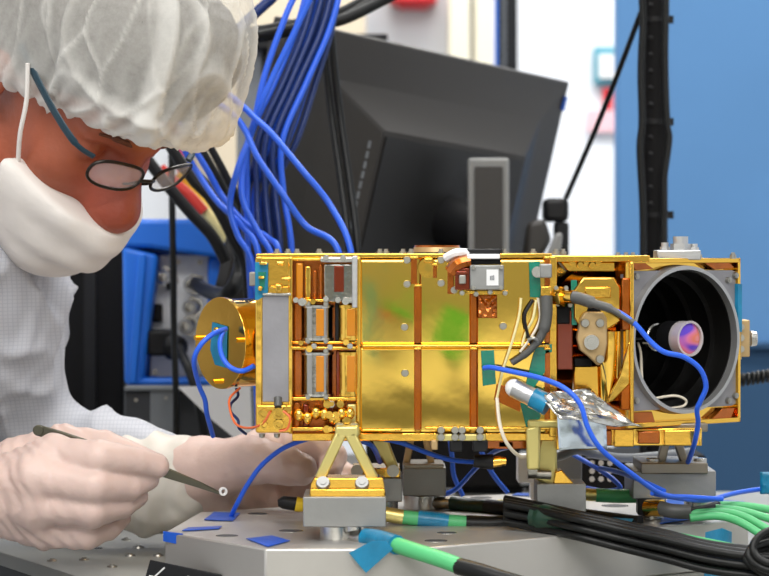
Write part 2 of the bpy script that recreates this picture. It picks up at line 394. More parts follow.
# dark upright of the far rack
rk = thing('rack_post', 'tall perforated black rack post beside the cream trim at the back wall', 'rack post', (P(507, 0, 4.6).x, 2.6, 0))
zt = 2.2
x0, x1 = P(498, 0, 4.6).x, P(518, 0, 4.6).x
MB().box(((x0+x1)/2, 2.62, zt/2), (x1-x0, 0.04, zt)).build('upright', M['black'], rk, bevel=0.002)
mb = MB()
for i in range(14): mb.bx(502, -6+i*7.2, 506, -2+i*7.2, 4.592, 4.60)
mb.build('slot_row', M['box_grey'], rk)
MB().box((x0-0.004, 2.6, zt/2), (0.006, 0.01, zt)).build('edge_strip', M['inst_blue'], rk)

# ------------------------------------------------------------------ tables
TT = 0.92     # optical table top
PT = 0.96     # base plate top
def onplane(px, py, z):      # point where the sight line meets a horizontal level
    d = (EYE-z)*F/(py-HORIZON); return P(px, py, d)
poly = [onplane(75, 576, TT)]
e0, e1 = onplane(0, 552, TT), onplane(75, 576, TT); dr = (e0-e1).normalized()
a = e1+dr*((0.75-e1.y)/dr.y); b = e1-dr*((e1.y+0.5)/dr.y)
tab = thing('optical_table', 'grey steel optical table under the aluminium base plate', 'table', (0.3, 0.2, 0))
MB().prism([Vector((a.x, 0.75, TT)), Vector((1.3, 0.75, TT)), Vector((1.3, b.y, TT)), Vector((b.x, b.y, TT))], (0, 0, -0.012)).build('tabletop', M['table'], tab, bevel=0.001)
ins = 0.006
MB().prism([Vector((a.x+ins, 0.745, TT-0.012)), Vector((1.295, 0.745, TT-0.012)), Vector((1.295, b.y+ins, TT-0.012)), Vector((b.x+ins, b.y+ins, TT-0.012))], (0, 0, -0.09)).build('core', M['table_side'], tab)
for x, y in ((-0.35, 0.6), (1.15, 0.6), (1.15, -0.35), (0.1, -0.35)):
    MB().box((x, y, (TT-0.1)/2), (0.09, 0.09, TT-0.1)).build('leg', M['table_side'], tab, bevel=0.004)
for px, py in ((71, 535), (84, 560), (112, 567), (126, 540), (139, 548), (130, 556), (52, 561), (158, 556), (152, 520), (120, 527)):
    c = onplane(px, py, TT)
    MB().cyl(c, c+Vector((0, 0, 0.0016)), 0.0048, 0.004, 14).cyl(c+Vector((0, 0, 0.0014)), c+Vector((0, 0, 0.0024)), 0.0022, 0.0022, 6).build('screw', M['steel'], tab)
for px, py in ((98, 548), (104, 536), (140, 534), (116, 520)):
    c = onplane(px, py, TT+0.0003); MB().cyl(c-Vector((0, 0, 0.002)), c, 0.004, n=16).build('hole', M['blackmatte'], tab)
bench = thing('workbench', 'dark workbench behind the gold instrument carrying the monitor', 'workbench', (0, 1.1, 0))
MB().box((-0.275, 1.01, TT-0.02), (1.1, 0.47, 0.04)).build('worktop', M['table_side'], bench, bevel=0.003)
for x, y in ((-0.78, 0.82), (0.22, 0.82), (-0.78, 1.2), (0.22, 1.2)): MB().box((x, y, (TT-0.04)/2), (0.06, 0.06, TT-0.04)).build('leg', M['table_side'], bench)

bp = thing('base_plate', 'thick aluminium base plate carrying the gold instrument on the table', 'plate', (0.1, 0.1, TT))
C, A, B = onplane(265, 549, PT), onplane(165, 532, PT), onplane(200, 512, PT)
R0 = onplane(600, 535, PT); dfr = (onplane(740, 520, PT)-C); R1 = C+dfr*1.02
Bk = onplane(690, 486, PT)
C2 = onplane(410, 549, PT)
plate_poly = [C, A, B, onplane(440, 497, PT), Bk, R1, C2]
MB().prism(plate_poly, (0, 0, TT-PT+.0003)).build('plate', M['plate'], bp, bevel=0.0014)
for px, py, r in ((258, 514, .009), (227, 536, .009), (291, 531, .010), (447, 533, .008), (436, 541, .009), (481, 498, .010), (615, 506, .012), (672, 524, .009), (330, 505, .009)):
    c = onplane(px, py, PT)
    MB().cyl(c-Vector((0, 0, 0.004)), c+Vector((0, 0, 0.0004)), r, n=28, inner=r*0.93).build('bore_rim', M['silver'], bp)
    MB().cyl(c-Vector((0, 0, 0.004)), c+Vector((0, 0, 0.0002)), r*0.92, n=28).build('bore', M['box_dark'], bp)
# ------------------------------------------------------------------ the gold instrument
D0 = 2.0
sat = thing('satellite_instrument', 'gold-plated boxy space instrument with round dark telescope opening, on grey feet', 'satellite instrument', P(450, 350, 2.08))
def sp(name, mb, m, parent=None, **k): return mb.build(name, m, parent or sat, **k)
def screws(lst, d, r=0.0032, ax=(0, -1, 0), m='steel', h=0.003, parent=None, name='screw'):
    ax = Vector(ax).normalized()
    for px, py in lst:
        c = P(px, py, d)
        sp(name, MB().cyl(c, c+ax*h, r, r*0.85, 14).cyl(c+ax*h, c+ax*(h+0.0006), r*0.5, r*0.5, 6), M[m], parent)
# core body
sp('body', MB().bx(292, 258, 552, 437, 2.014, 2.19), M['gold'], bevel=0.001)
sp('top_plate', MB().bx(256, 253.5, 552, 258, 1.998, 2.19), M['gold2'], bevel=0.0008)
sp('bottom_plate', MB().bx(292, 433, 555, 441, 2.0, 2.19), M['gold2'], bevel=0.0008)
# front foil panels, three columns by two rows, each slightly bowed
def foil(x0, y0, x1, y1, d, ph, amp=0.00003, tx=0.0, tz=0.0):
    a, b = P(x0, y1, d), P(x1, y0, d)
    def fn(u, v):
        y = d+CAMY+amp*math.sin(3.1*u+ph)*math.cos(2.3*v+ph*1.7)+amp*0.4*math.sin(9*u*v+ph*3+5*v)+tx*(u-0.5)+tz*(v-0.5)
        return Vector((a.x+(b.x-a.x)*u, y, a.z+(b.z-a.z)*v))
    sp('foil_panel', MB().grid(fn, 24, 24), M['foil'], smooth=180, solid=0.0012)
foil(360, 259, 416, 345, 2.000, 0.3, tz=-0.0001)
foil(360, 347, 416, 432, 2.000, 1.3, tz=0.00015)
foil(420, 259, 471, 345, 2.000, 2.2, 0.00004)
foil(420, 347, 471, 432, 2.000, 3.0, tz=0.00015)
foil(476, 259, 547, 345, 2.000, 4.1, 0.00004)
foil(476, 347, 547, 432, 2.000, 5.2, 0.00004, tz=0.0002)
sp('corner_post', MB().bx(355.5, 257, 361, 436, 1.996, 2.02), M['gold2'], bevel=0.0015)
sp('seam_rail', MB().bx(362, 344.6, 550, 347.6, 1.995, 2.002), M['gold2'], bevel=0.0008)
sp('seam_rail', MB().bx(362, 429, 402, 431.5, 1.994, 2.002).bx(425, 427, 550, 430, 1.994, 2.002), M['gold2'], bevel=0.0008)
for x0, y0, x1, y1 in ((415, 287, 420.5, 343), (415, 350, 420.5, 430), (411, 259, 417, 284), (447.5, 266, 454, 294), (471, 293, 476.5, 343), (471, 350, 476.5, 430), (545, 259, 550, 343), (545, 350, 550, 430), (433, 266, 437, 278)):
    sp('amber_strip', MB().bx(x0, y0, x1, y1, 1.9955, 2.003), M['kapton'], bevel=0.0004)
    sp('strip_cap', MB().bx(x0-1, y0-2.5, x1+1, y0, 1.9945, 2.003), M['gold2'], bevel=0.0006)
screws([(404.5, 327), (405, 373), (503, 326), (407, 284), (407, 260), (441, 260), (441, 283), (454, 290), (454, 258)], 1.998)
sp('lug', MB().cyl(P(428, 268, 1.9995), P(428, 268, 1.996), 0.008, n=24, inner=0.003), M['gold2'])
sp('lug', MB().bx(424, 258, 433, 263, 1.995, 2.001), M['gold2'], bevel=0.001)
# bolts along the top edge
for px in (277, 288, 297, 319, 380, 386, 403, 411, 441, 490, 504, 533, 556, 563):
    c = P(px, 254, 2.01+0.004*(px % 3))
    sp('top_bolt', MB().cyl(c, c+Vector((0, 0, 0.0022)), 0.0028, n=12).cyl(c+Vector((0, 0, 0.002)), c+Vector((0, 0, 0.0042)), 0.0018, n=8), M['steel'])
# lid with brown rim and white and black block on top
cc = P(437, 252, 2.06)
lid = sp('round_lid', MB().cyl(cc, cc+Vector((0, 0, 0.004)), 0.020, 0.019, 40), M['tan'])
sp('lid_rim', MB().cyl(cc+Vector((0, 0, 0.004)), cc+Vector((0, 0, 0.0055)), 0.019, n=40, inner=0.0165), M['kapton'], lid)
sp('top_connector', MB().bx(466, 249, 501, 254, 1.992, 2.05), M['black'], bevel=0.0008)
sp('top_connector', MB().bx(467, 254, 500, 259, 1.985, 2.02), M['white'], bevel=0.0008)
sp('top_connector', MB().bx(468, 259, 501, 264.5, 1.988, 2.02), M['blackmatte'], bevel=0.0008)
sp('cable_wrap', MB().tube(pts((446, 258, 1.995), (456, 253, 1.99), (467, 253, 1.995)), 0.0036), M['white'])
sp('cable_wrap', MB().tube(pts((451, 272, 1.99), (458, 264, 1.988), (469, 261, 1.99)), 0.0056), M['kapton'])
cb = sp('connector_box', MB().bx(470, 265, 504, 290, 1.982, 2.004), M['block'], bevel=0.001)
sp('sticker', MB().bx(486.5, 269.5, 498.5, 285.5, 1.9812, 1.983), M['label'], cb)
MBs = MB()
for k in range(3): MBs.bx(490+k*1.6, 276-k*0.4, 491+k*1.6, 280, 1.9807, 1.9815)
sp('sticker_print', MBs, M['box_grey'], cb)
for q in ((473.5, 267.5), (501, 267.5), (473.5, 288), (501, 288)):
    screws([q], 1.982, 0.0018, parent=cb)
sp('amber_connector', MB().bx(455, 268, 470, 290, 1.986, 2.003).bx(456, 271, 468, 275, 1.983, 1.99), M['kapton_red'], bevel=0.0008)
sp('connector_block', MB().bx(459, 275, 466, 284, 1.983, 1.99), M['steel'], bevel=0.0008)
sp('mount_rail', MB().bx(466, 290.5, 508, 294, 1.988, 2.002), M['gold2'], bevel=0.0006)
screws([(490, 292), (505, 293), (462, 293), (476, 294)], 1.988, 0.0022)
# crumpled amber patch below the connector
def crump(x0, y0, x1, y1, d, amp, nu=16, nv=16, seed=0.0, sc=160):
    a, b = P(x0, y1, d), P(x1, y0, d)
    def fn(u, v):
        p = Vector((a.x+(b.x-a.x)*u, d+CAMY, a.z+(b.z-a.z)*v)); w = min(1, 6*min(u, v, 1-u, 1-v))
        p.y -= amp*(abs(mnoise.noise(p*sc+Vector((seed, 0, 0)))))*(0.3+0.7*w); return p
    return MB().grid(fn, nu, nv)
sp('crumpled_film', crump(478, 295, 497, 318, 1.9965, 0.005, 20, 20), M['kapton'], smooth=20, solid=0.0005)
# teal and green tapes on the front
def tape(poly, d, m='tape_green', name='tape', th=0.0006):
    sp(name, MB().prism([P(x, y, d) for x, y in poly], (0, th, 0)), M[m], bevel=0.0002)
tape([(481, 351), (494, 350), (496, 384), (483, 386)], 1.9965)
tape([(529, 262), (540, 261), (541, 298), (530, 297)], 1.9962)
tape([(534, 352), (548, 346), (545, 372), (531, 392), (524, 392)], 1.9962)
tape([(520, 403), (531, 402), (541, 415), (536, 430), (527, 430)], 1.9962)
tape([(531, 345), (552, 344), (552, 352), (538, 356)], 1.9955)
tape([(497, 384), (524, 392), (520, 412), (494, 400)], 1.9964, 'kapton', 'amber_film')
# bundle of wires under the grey heat shrink on the right of the front
sp('cable_clamp', MB().bx(540, 264, 552, 278, 1.985, 2.0), M['block'], bevel=0.001)
sp('cable_clamp', MB().cyl(P(537.5, 272, 1.986), P(537.5, 272, 1.998), 0.0045, n=18), M['silver'])
sp('strap_block', MB().bx(541, 286, 551, 296, 1.985, 2.0), M['gold2'], bevel=0.001)
sp('harness', MB().tube(pts((546, 296, 1.99), (546, 318, 1.988), (541, 336, 1.987), (528, 352, 1.988), (512, 363, 1.99)), [0.0052, 0.0050, 0.0036, 0.003, 0.0026], n=10), M['sleeve_grey'])
for w, q in enumerate((((538, 298, 1.994), (540, 318, 1.992), (532, 336, 1.99), (520, 352, 1.99)), ((536, 300, 1.994), (533, 318, 1.992), (526, 332, 1.992), (522, 346, 1.992)), ((521, 298, 1.994), (519, 316, 1.993), (512, 342, 1.992), (503, 370, 1.993), (497, 398, 1.993)))):
    sp('wire', MB().tube(pts(*q), 0.0011), M[('wire_white', 'wire_cream', 'wire_cream')[w]])
sp('wire', MB().tube(pts((533, 300, 1.993), (525, 314, 1.99), (526, 328, 1.99), (531, 344, 1.99)), 0.0013), M['black'])
sp('wire_tie', MB().tube(pts((528, 340, 1.985), (534, 338, 1.983), (538, 342, 1.985)), 0.0014), M['steel'])

# left end plate with the grey radiator panel
sp('end_plate', MB().bx(255.5, 257, 292, 432, 1.997, 2.15), M['gold2'], bevel=0.001)
sp('end_rail', MB().bx(255.5, 257, 262, 432, 1.993, 2.0).bx(288.5, 257, 292.5, 434, 1.992, 2.0), M['gold'], bevel=0.0008)
sp('radiator_panel', MB().bx(262.5, 295, 289, 402, 1.993, 1.999), M['greyplate'], bevel=0.0006)
sp('radiator_lip', MB().bx(262.5, 293, 291, 295.5, 1.990, 1.999), M['silver'], bevel=0.0004)
tape([(255, 262), (268, 263), (268, 294), (258, 300), (255, 300)], 1.9922, 'tape_teal')
tape([(258, 272), (266, 272), (264, 290), (260, 288)], 1.9912, 'tape_green')
for x0, y0, x1, y1 in ((259, 262, 267, 265), (276, 261.5, 284, 265), (258, 276, 264, 279), (281, 277, 291, 280.5), (269, 286, 275, 289), (282, 286, 288, 289), (275, 284, 282, 292), (258, 286, 262, 291)):
    sp('clip', MB().bx(x0, y0, x1, y1, 1.985, 1.998), M['gold'], bevel=0.0012)
sp('side_lug', MB().bx(249, 272, 256, 286, 2.02, 2.03), M['block'], bevel=0.001)
sp('connector_base', MB().bx(256, 405, 292, 433, 1.990, 2.0), M['gold2'], bevel=0.0012)
for cx, cy, r in ((264, 414, .0042), (279, 413, .0052), (279, 424, .0044), (264, 425, .0034), (287, 410, .003)):
    c = P(cx, cy, 1.990)
    sp('socket', MB().cyl(c, c+Vector((0, -0.007, 0)), r, r*0.9, 18, inner=r*0.55).cyl(c, c+Vector((0, -0.002, 0)), r*1.2, r*1.2, 6), M['gold'])
sp('plug', MB().cyl(P(278, 398, 1.988), P(278, 407, 1.984), 0.0034, 0.003, 14), M['sleeve_grey'])
sp('wire', MB().tube(pts((283, 411, 1.983), (290, 418, 1.982), (287, 429, 1.984), (279, 431, 1.984)), 0.0009), M['wire_orange'])
for px in (262, 277): screws([(px, 433.5)], 2.004, 0.0026, (0, 0, -1))
# middle bay with relay cylinders on shelves
sp('bay_back', MB().bx(292, 258, 358, 434, 2.010, 2.016), M['kapton'])  # darker colour stands in for the shade of gaps between parts
for y0, y1, df in ((299, 302.5, 1.994), (341, 344, 1.996), (346.5, 350, 1.992), (397, 401, 1.994), (427, 431, 1.992), (258, 261, 1.996)):
    sp('shelf', MB().bx(292, y0, 356, y1, df, 2.012), M['gold2'], bevel=0.0008)
rng = random.Random(3)
for x0, y0, x1, y1, mm in ((296, 263, 303, 299, 'amber_label'), (305, 266, 311, 299, 'gold'), (313, 270, 317, 299, 'kapton'), (319, 264, 323, 299, 'kapton'), (294, 303, 302, 341, 'kapton'), (294, 350, 302, 397, 'kapton'), (335, 303, 339, 341, 'black'), (336, 350, 340, 397, 'kapton_red'), (294, 402, 300, 427, 'kapton'), (303, 404, 309, 427, 'kapton_red'), (329, 404, 333, 427, 'kapton_red'), (347, 404, 356, 427, 'palegold')):
    sp('pillar', MB().bx(x0, y0, x1, y1, 1.996, 2.010), M[mm], bevel=0.0012)
for cx, y0, y1, rr, dd in ((317, 305, 340, .0125, 1.996), (317, 352, 396, .0125, 1.996), (348, 305, 340, .0085, 1.994), (348, 352, 396, .0085, 1.994)):
    a, b = P(cx, y1, dd+.008), P(cx, y0, dd+.008)
    cyl = sp('relay', MB().cyl(a, b, rr, n=28), M['chrome' if cx == 317 else 'gold'])
    for q in (a, b-Vector((0, 0, .002))): sp('relay_rim', MB().cyl(q, q+Vector((0, 0, .002)), rr*1.08, n=28), M['gold2' if cx == 348 else 'silver'], cyl)
    sp('relay_label', MB().bx(cx-1, y0+4, cx+7, y1-4, dd-rr*0.62, dd-rr*0.5), M['amber_label'], cyl, bevel=0.0004)
    for sx in (-9, 9):
        if cx == 317: screws([(cx+sx, y0-1), (cx+sx, y1+1)], 1.992, 0.0022, parent=cyl)
sp('relay_box', MB().bx(324, 264, 353, 302, 1.992, 2.008), M['chrome'], bevel=0.001)
sp('relay_box', MB().bx(334, 266, 344, 292, 1.9905, 1.994), M['kapton_red'], bevel=0.0006)
sp('relay_cover', MB().bx(320, 257, 354, 262.5, 1.990, 2.008), M['silver'], bevel=0.0012)
sp('side_strip', MB().bx(352, 256, 357.5, 308, 1.986, 2.008), M['alu'], bevel=0.0008)
for i in range(18):
    x = rng.uniform(296, 353); y = rng.choice((301, 343, 349, 399, 404, 414, 420, 429))+rng.uniform(-1, 1)
    c = P(x, y, 1.992); r = rng.uniform(.0022, .004)
    sp('fitting', MB().cyl(c, c+Vector((0, -rng.uniform(.003, .007), 0)), r, r*0.8, 12), M[rng.choice(('gold', 'gold2', 'silver', 'gold'))])
for i in range(7):
    cx = 299+i*8.5; c = P(cx, 415+3*math.sin(i*2), 1.99)
    sp('terminal', MB().sphere(c, (.004, .004, .005)).cyl(c, c+Vector((0, 0.014, -0.004)), .0026), M['gold'])
screws([(326, 299), (338, 300), (351, 300), (350, 346), (304, 302), (314, 346), (330, 347), (296, 300), (343, 258), (326, 258)], 1.990, 0.0026, m='silver')
# cylinder on the left, tilted towards the camera's left
ax = (P(222, 343, 2.04)-P(262, 343, 2.11)); ax = Vector((-0.80, -0.60, 0.0)).normalized()
c0 = P(222, 343, 2.055)
cy = sp('end_cylinder', MB().cyl(c0, c0-ax*0.055, 0.0365, n=56), M['gold'], smooth=40)
sp('end_flange', MB().cyl(c0+ax*0.002, c0-ax*0.002, 0.0378, n=56), M['gold2'], cy, bevel=0.0004)
up = Vector((0, 0, 1)); sd = ax.cross(up).normalized()
for u, v in ((0.83, 0.1), (-0.83, 0.1), (0.1, -0.86), (0.0, 0.3)):
    c = c0+sd*u*0.0365+up*v*0.0365
    sp('stud', MB().cyl(c, c+ax*0.007, 0.0022, n=10), M['gold'], cy)
q = c0+ax*0.0025
sp('tape', MB().prism([q+sd*(-.012)+up*.014, q+sd*.010+up*.017, q+sd*.013+up*(-.006), q+sd*.006+up*(-.018), q+sd*(-.011)+up*(-.020)], ax*0.0006), M['tape_teal'], cy)
sp('cylinder_foot', MB().box(c0-ax*0.05+Vector((0.012, 0, 0)), (0.03, 0.05, 0.05)), M['kapton'], cy, bevel=0.003)

# right bay between front panels and telescope block
sp('bay_frame', MB().bx(549, 256, 557, 437, 1.996, 2.05), M['gold2'], bevel=0.001)
sp('bay_back', MB().bx(552, 258, 612, 430, 2.17, 2.19), M['gold'])
sp('bay_top', MB().bx(552, 255.5, 650, 262, 2.0, 2.16), M['gold2'], bevel=0.0008)
sp('bay_lintel', MB().prism([P(x, y, 2.015) for x, y in ((560, 262), (640, 262), (630, 272), (568, 272))], (0, .03, 0)), M['gold2'], bevel=0.001)
sp('octagon_cover', MB().prism([P(x, y, 1.995) for x, y in ((583, 277), (614, 277), (621, 287), (621, 322), (607, 330), (582, 330), (574, 318), (574, 290))], (0, .006, 0)), M['gold'], bevel=0.0015)
sp('window_slot', MB().bx(585, 287, 611, 298, 1.993, 1.997), M['gold2'], bevel=0.001)
sp('bay_floor', MB().prism([P(x, y, 2.01) for x, y in ((556, 394), (600, 394), (612, 404), (632, 412), (632, 430), (556, 430))], (0, .035, 0)), M['kapton'], bevel=0.001)
sp('bay_rib', MB().bx(622, 278, 630, 330, 1.992, 2.01), M['kapton'], bevel=0.001)
sp('bay_rib', MB().bx(621, 380, 630, 410, 1.992, 2.01), M['kapton'], bevel=0.001)
sp('bay_rib', MB().bx(630, 262, 634, 424, 1.988, 2.0), M['gold2'], bevel=0.001)
sp('bay_gusset', MB().prism([P(x, y, 1.991) for x, y in ((630, 340), (630, 384), (622, 392), (614, 400), (606, 404), (620, 376))], (0, .01, 0)), M['gold'], bevel=.001)
sp('amber_block', MB().bx(557, 310, 573, 370, 2.0, 2.04), M['kapton_red'], bevel=0.001)
sp('dark_block', MB().bx(557, 296, 570, 324, 1.998, 2.03), M['blackmatte'], bevel=0.001)
tape([(571, 280), (577, 280), (577, 325), (571, 325)], 2.0, 'tape_green')
a, b = P(612, 395, 2.03), P(612, 330, 2.03)

sp('curved_shroud', MB().cyl(P(609, 400, 2.016), P(609, 331, 2.016), 0.011, 0.0125, 32), M['gold'])
sp('bay_web', MB().bx(574, 366, 600, 396, 2.01, 2.03), M['gold2'], bevel=.001)
sp('clearance_hole', MB().cyl(P(593.5, 313, 1.9945), P(593.5, 313, 2.0), 0.006, n=24), M['blackmatte'])
sp('dark_pad', MB().bx(575, 359, 592, 366, 2.0, 2.03), M['blackmatte'])
br = sp('motor_bracket', MB().prism([P(x, y, 1.985) for x, y in ((581, 318), (585, 312), (603, 312), (607, 318), (607.5, 344), (604, 362), (598, 366), (590, 358), (580, 350), (577, 338))], (0, .014, 0)), M['tan'], bevel=0.0012)
c = P(591, 342, 1.985); sp('motor_hub', MB().cyl(c, c+Vector((0, -.006, 0)), .0068, .006, 24).cyl(c+Vector((0, -.006, 0)), c+Vector((0, -.0085, 0)), .0036, n=16), M['silver'], br)
screws([(585, 323), (600, 323), (600, 359)], 1.984, 0.0036, parent=br)
screws([(572, 262), (580, 265), (586, 262), (592, 265), (598, 262)], 2.012, 0.0028, m='gold2', h=0.005, name='fitting')
cn = sp('antenna_connector', MB().cyl(P(563, 297, 1.995), P(574, 297, 1.988), 0.0055, n=18).cyl(P(560, 297, 1.996), P(564, 297, 1.994), 0.0085, n=6).cyl(P(555, 296, 1.998), P(560, 297, 1.996), 0.007, n=18), M['gold'])
screws([(566, 288), (558, 304), (570, 305), (556, 288)], 1.996, 0.002, parent=cn)
# telescope block, its open face turned 45 degrees to the right
yaw = math.radians(37)
fu = Vector((math.cos(yaw), math.sin(yaw), 0)); fn = Vector((math.sin(yaw), -math.cos(yaw), 0)); fz = Vector((0, 0, 1))
tc = P(682, 339.5, 2.045)
def T(u, v, w=0.0): return tc+fu*u+fz*v+fn*w       # metres on the face plane, w outwards
def tprism(poly, w0, w1): return MB().prism([T(u, v, w0) for u, v in poly], fn*(w1-w0))
hw, ht, hb = 0.0645, 0.0665, 0.0700
R = 0.0600
def ring_plate(r, outer, w0, w1, n=72):      # plate with a round hole, outer outline a polygon given by angle function
    mb = MB(); vs = []
    for w in (w0, w1):
        for i in range(n):
            t = 2*math.pi*i/n; vs.append(T(r*math.cos(t), r*math.sin(t), w))
        for i in range(n):
            t = 2*math.pi*i/n; vs.append(T(*outer(t), w))
    fs = []
    for i in range(n):
        j = (i+1) % n
        fs += [(i, j, n+j, n+i), (2*n+j, 2*n+i, 3*n+i, 3*n+j), (i, 2*n+i, 2*n+j, j), (n+j, 3*n+j, 3*n+i, n+i)]
    return mb.add(vs, fs)
def sq(a, b, c):
    def f(t):
        x, y = math.cos(t), math.sin(t); k = min(a/max(abs(x), 1e-6), (b if y > 0 else c)/max(abs(y), 1e-6)); return (x*k, y*k)
    return f
sp('telescope_frame', ring_plate(R*0.99, sq(hw, 0.0565, 0.0565), -0.004, 0.0), M['greyplate'], bevel=0.0005)
sp('telescope_housing', tprism([(-hw, ht-0.004), (hw, ht-0.004), (hw, ht), (-hw, ht)], -0.13, 0.003), M['gold2'], bevel=0.0006)
sp('telescope_housing', tprism([(-hw, -hb), (hw, -hb), (hw, -hb+0.004), (-hw, -hb+0.004)], -0.13, 0.003), M['gold2'], bevel=0.0006)
sp('telescope_housing', tprism([(hw-0.003, -hb), (hw, -hb), (hw, ht), (hw-0.003, ht)], -0.13, 0.003), M['gold2'], bevel=0.0006)
sp('telescope_housing', tprism([(-hw, -hb), (-hw+0.003, -hb), (-hw+0.003, ht), (-hw, ht)], -0.010, 0.003), M['gold2'], bevel=0.0006)
sp('upper_web', tprism([(-hw, 0.0565), (hw, 0.0565), (hw, ht), (-hw, ht)], -0.02, -0.006), M['gold'])
sp('lower_web', tprism([(-hw, -hb), (hw, -hb), (hw, -0.0565), (-hw, -0.0565)], -0.02, -0.006), M['gold'])
for poly in ([(-0.06, 0.064), (-0.044, 0.064), (-0.032, 0.058), (-0.052, 0.0568)], [(0.022, 0.064), (0.052, 0.064), (0.060, 0.058), (0.036, 0.0568)], [(0.030, -0.068), (0.055, -0.068), (0.060, -0.058), (0.046, -0.058)], [(-0.055, -0.068), (-0.030, -0.068), (-0.034, -0.0575), (-0.060, -0.0575)]):
    sp('gusset', tprism(poly, -0.006, 0.001), M['kapton'], bevel=0.0006)
sp('aperture_ring', MB().cyl(T(0, 0, -0.004), T(0, 0, 0.006), R*1.02, R*1.005, 80, inner=R*0.955), M['ring'], smooth=40)
sp('telescope_barrel', MB().cyl(T(0, 0, -0.105), T(0, 0, -0.005), R*0.99, n=72, inner=R*0.958), M['gold'])
sp('baffle_tube', MB().cyl(T(0, 0, -0.10), T(0, 0, -0.001), R*0.955, n=72, inner=R*0.94), M['baffle'])
sp('baffle_floor', MB().cyl(T(0, 0, -0.102), T(0, 0, -0.098), R*0.95, n=64), M['baffle'])
for w in (-0.02, -0.045, -0.07): sp('baffle_vane', MB().cyl(T(0, 0, w), T(0, 0, w-0.001), R*0.945, n=64, inner=R*0.86), M['baffle'])
for u, v in ((-0.056, 0.050), (0.056, 0.050), (-0.056, -0.050), (0.056, -0.050)):
    for du in (-0.004, 0.004):
        c = T(u+du, v+du*0.5, 0.0); sp('screw', MB().cyl(c, c+fn*0.003, 0.0028, 0.0024, 12).cyl(c+fn*.003, c+fn*.0036, .0014, n=6), M['steel'])
# secondary optic in the middle of the opening
def ax_pt(w, v=0.0, u=0.0): return T(u, v, w)
sec = sp('secondary_optic', MB().cyl(ax_pt(-0.030, .001), ax_pt(-0.012, .001), 0.0105, n=36), M['silver'])
sp('lens_rim', MB().cyl(ax_pt(-0.001, .001), ax_pt(0.010, .001), 0.0142, 0.0145, n=40, inner=0.0126), M['lens_rim'], sec)
sp('lens', MB().cyl(ax_pt(0.0, .001), ax_pt(0.0075, .001), 0.0128, n=48).cyl(ax_pt(0.0075, .001), ax_pt(0.0095, .001), 0.0128, 0.009, 48), M['optic'], sec, smooth=60)
sp('lens_holder', MB().cyl(ax_pt(-0.016, .001), ax_pt(-0.001, .001), 0.0140, n=36, inner=0.006), M['black'], sec)
sp('lens_holder', MB().cyl(ax_pt(-0.022, .001), ax_pt(-0.018, .001), 0.0125, n=30, inner=0.006), M['silver'], sec)
sp('lens_holder', MB().cyl(ax_pt(-0.036, .001), ax_pt(-0.030, .001), 0.0115, n=30, inner=0.006), M['silver'], sec)
sp('lens_holder', MB().cyl(ax_pt(-0.050, .001), ax_pt(-0.038, .001), 0.0095, n=30, inner=0.006), M['black'], sec)
sp('spider_vane', tprism([(-0.0565, -0.0012), (-0.009, -0.0012), (-0.009, 0.0006), (-0.0565, 0.0006)], -0.045, -0.036), M['baffle'], sec)
sp('spider_vane', tprism([(0.009, -0.0012), (0.0565, -0.0012), (0.0565, 0.0006), (0.009, 0.0006)], -0.045, -0.036), M['baffle'], sec)
sp('lens_wire', MB().tube([T(-.010, -.004, -.042), T(-.018, -.012, -.03), T(-.032, -.026, -.014), T(-.038, -.044, -.006)], 0.0012), M['wire_white'], sec)
sp('lens_wire', MB().tube([T(-.03, -.048, -.006), T(-.005, -.046, -.004), T(.008, -.050, -.004), T(.006, -.055, -.005), T(-.01, -.0565, -.006)], 0.0011), M['wire_white'], sec)
# fittings on the telescope block
tm = sp('top_mount', MB().box(P(677, 255, 2.06)+Vector((0, 0, 0.000)), (0.036, 0.03, 0.008)), M['alu'], bevel=0.001)
for dx, h, r in ((0.003, .012, .0062), (-0.010, .007, .003), (0.014, .006, .003)):
    c = P(677, 251, 2.06)+Vector((dx, 0, 0)); sp('stud', MB().cyl(c-Vector((0, 0, .001)), c+Vector((0, 0, h)), r, n=16).cyl(c, c+Vector((0, 0, h*.5)), r*1.4, n=6), M['alu'], tm)
sb = sp('side_bracket', tprism([(hw, -0.018), (hw+0.002, -0.018), (hw+0.002, 0.014), (hw, 0.014)], -0.012, 0.002), M['tan'])
sp('side_block', MB().bx(739, 320, 750, 357, 2.085, 2.11), M['tan'], sb, bevel=0.001)
for yy in (327, 338, 349): sp('screw', MB().cyl(P(741, yy, 2.085), P(741, yy, 2.083), .003, n=12), M['steel'], sb)
sp('knob', MB().cyl(P(750, 338.5, 2.095), P(757, 338.5, 2.095), 0.0068, 0.006, 24), M['silver'], sb, bevel=0.001)
for px in (618, 626, 633, 699, 733):
    c = P(px, 257.5, 2.06 if px > 640 else 2.01); sp('top_bolt', MB().cyl(c-Vector((0, 0, .001)), c+Vector((0, 0, 0.0025)), 0.0026, n=12).cyl(c, c+Vector((0, 0, 0.0042)), 0.0016, n=8), M['steel'])
sp('corner_tape', tprism([(hw-0.004, 0.005), (hw+0.0008, 0.005), (hw+0.0008, 0.045), (hw-0.004, 0.045)], -0.001, 0.0036), M['tape_teal'])
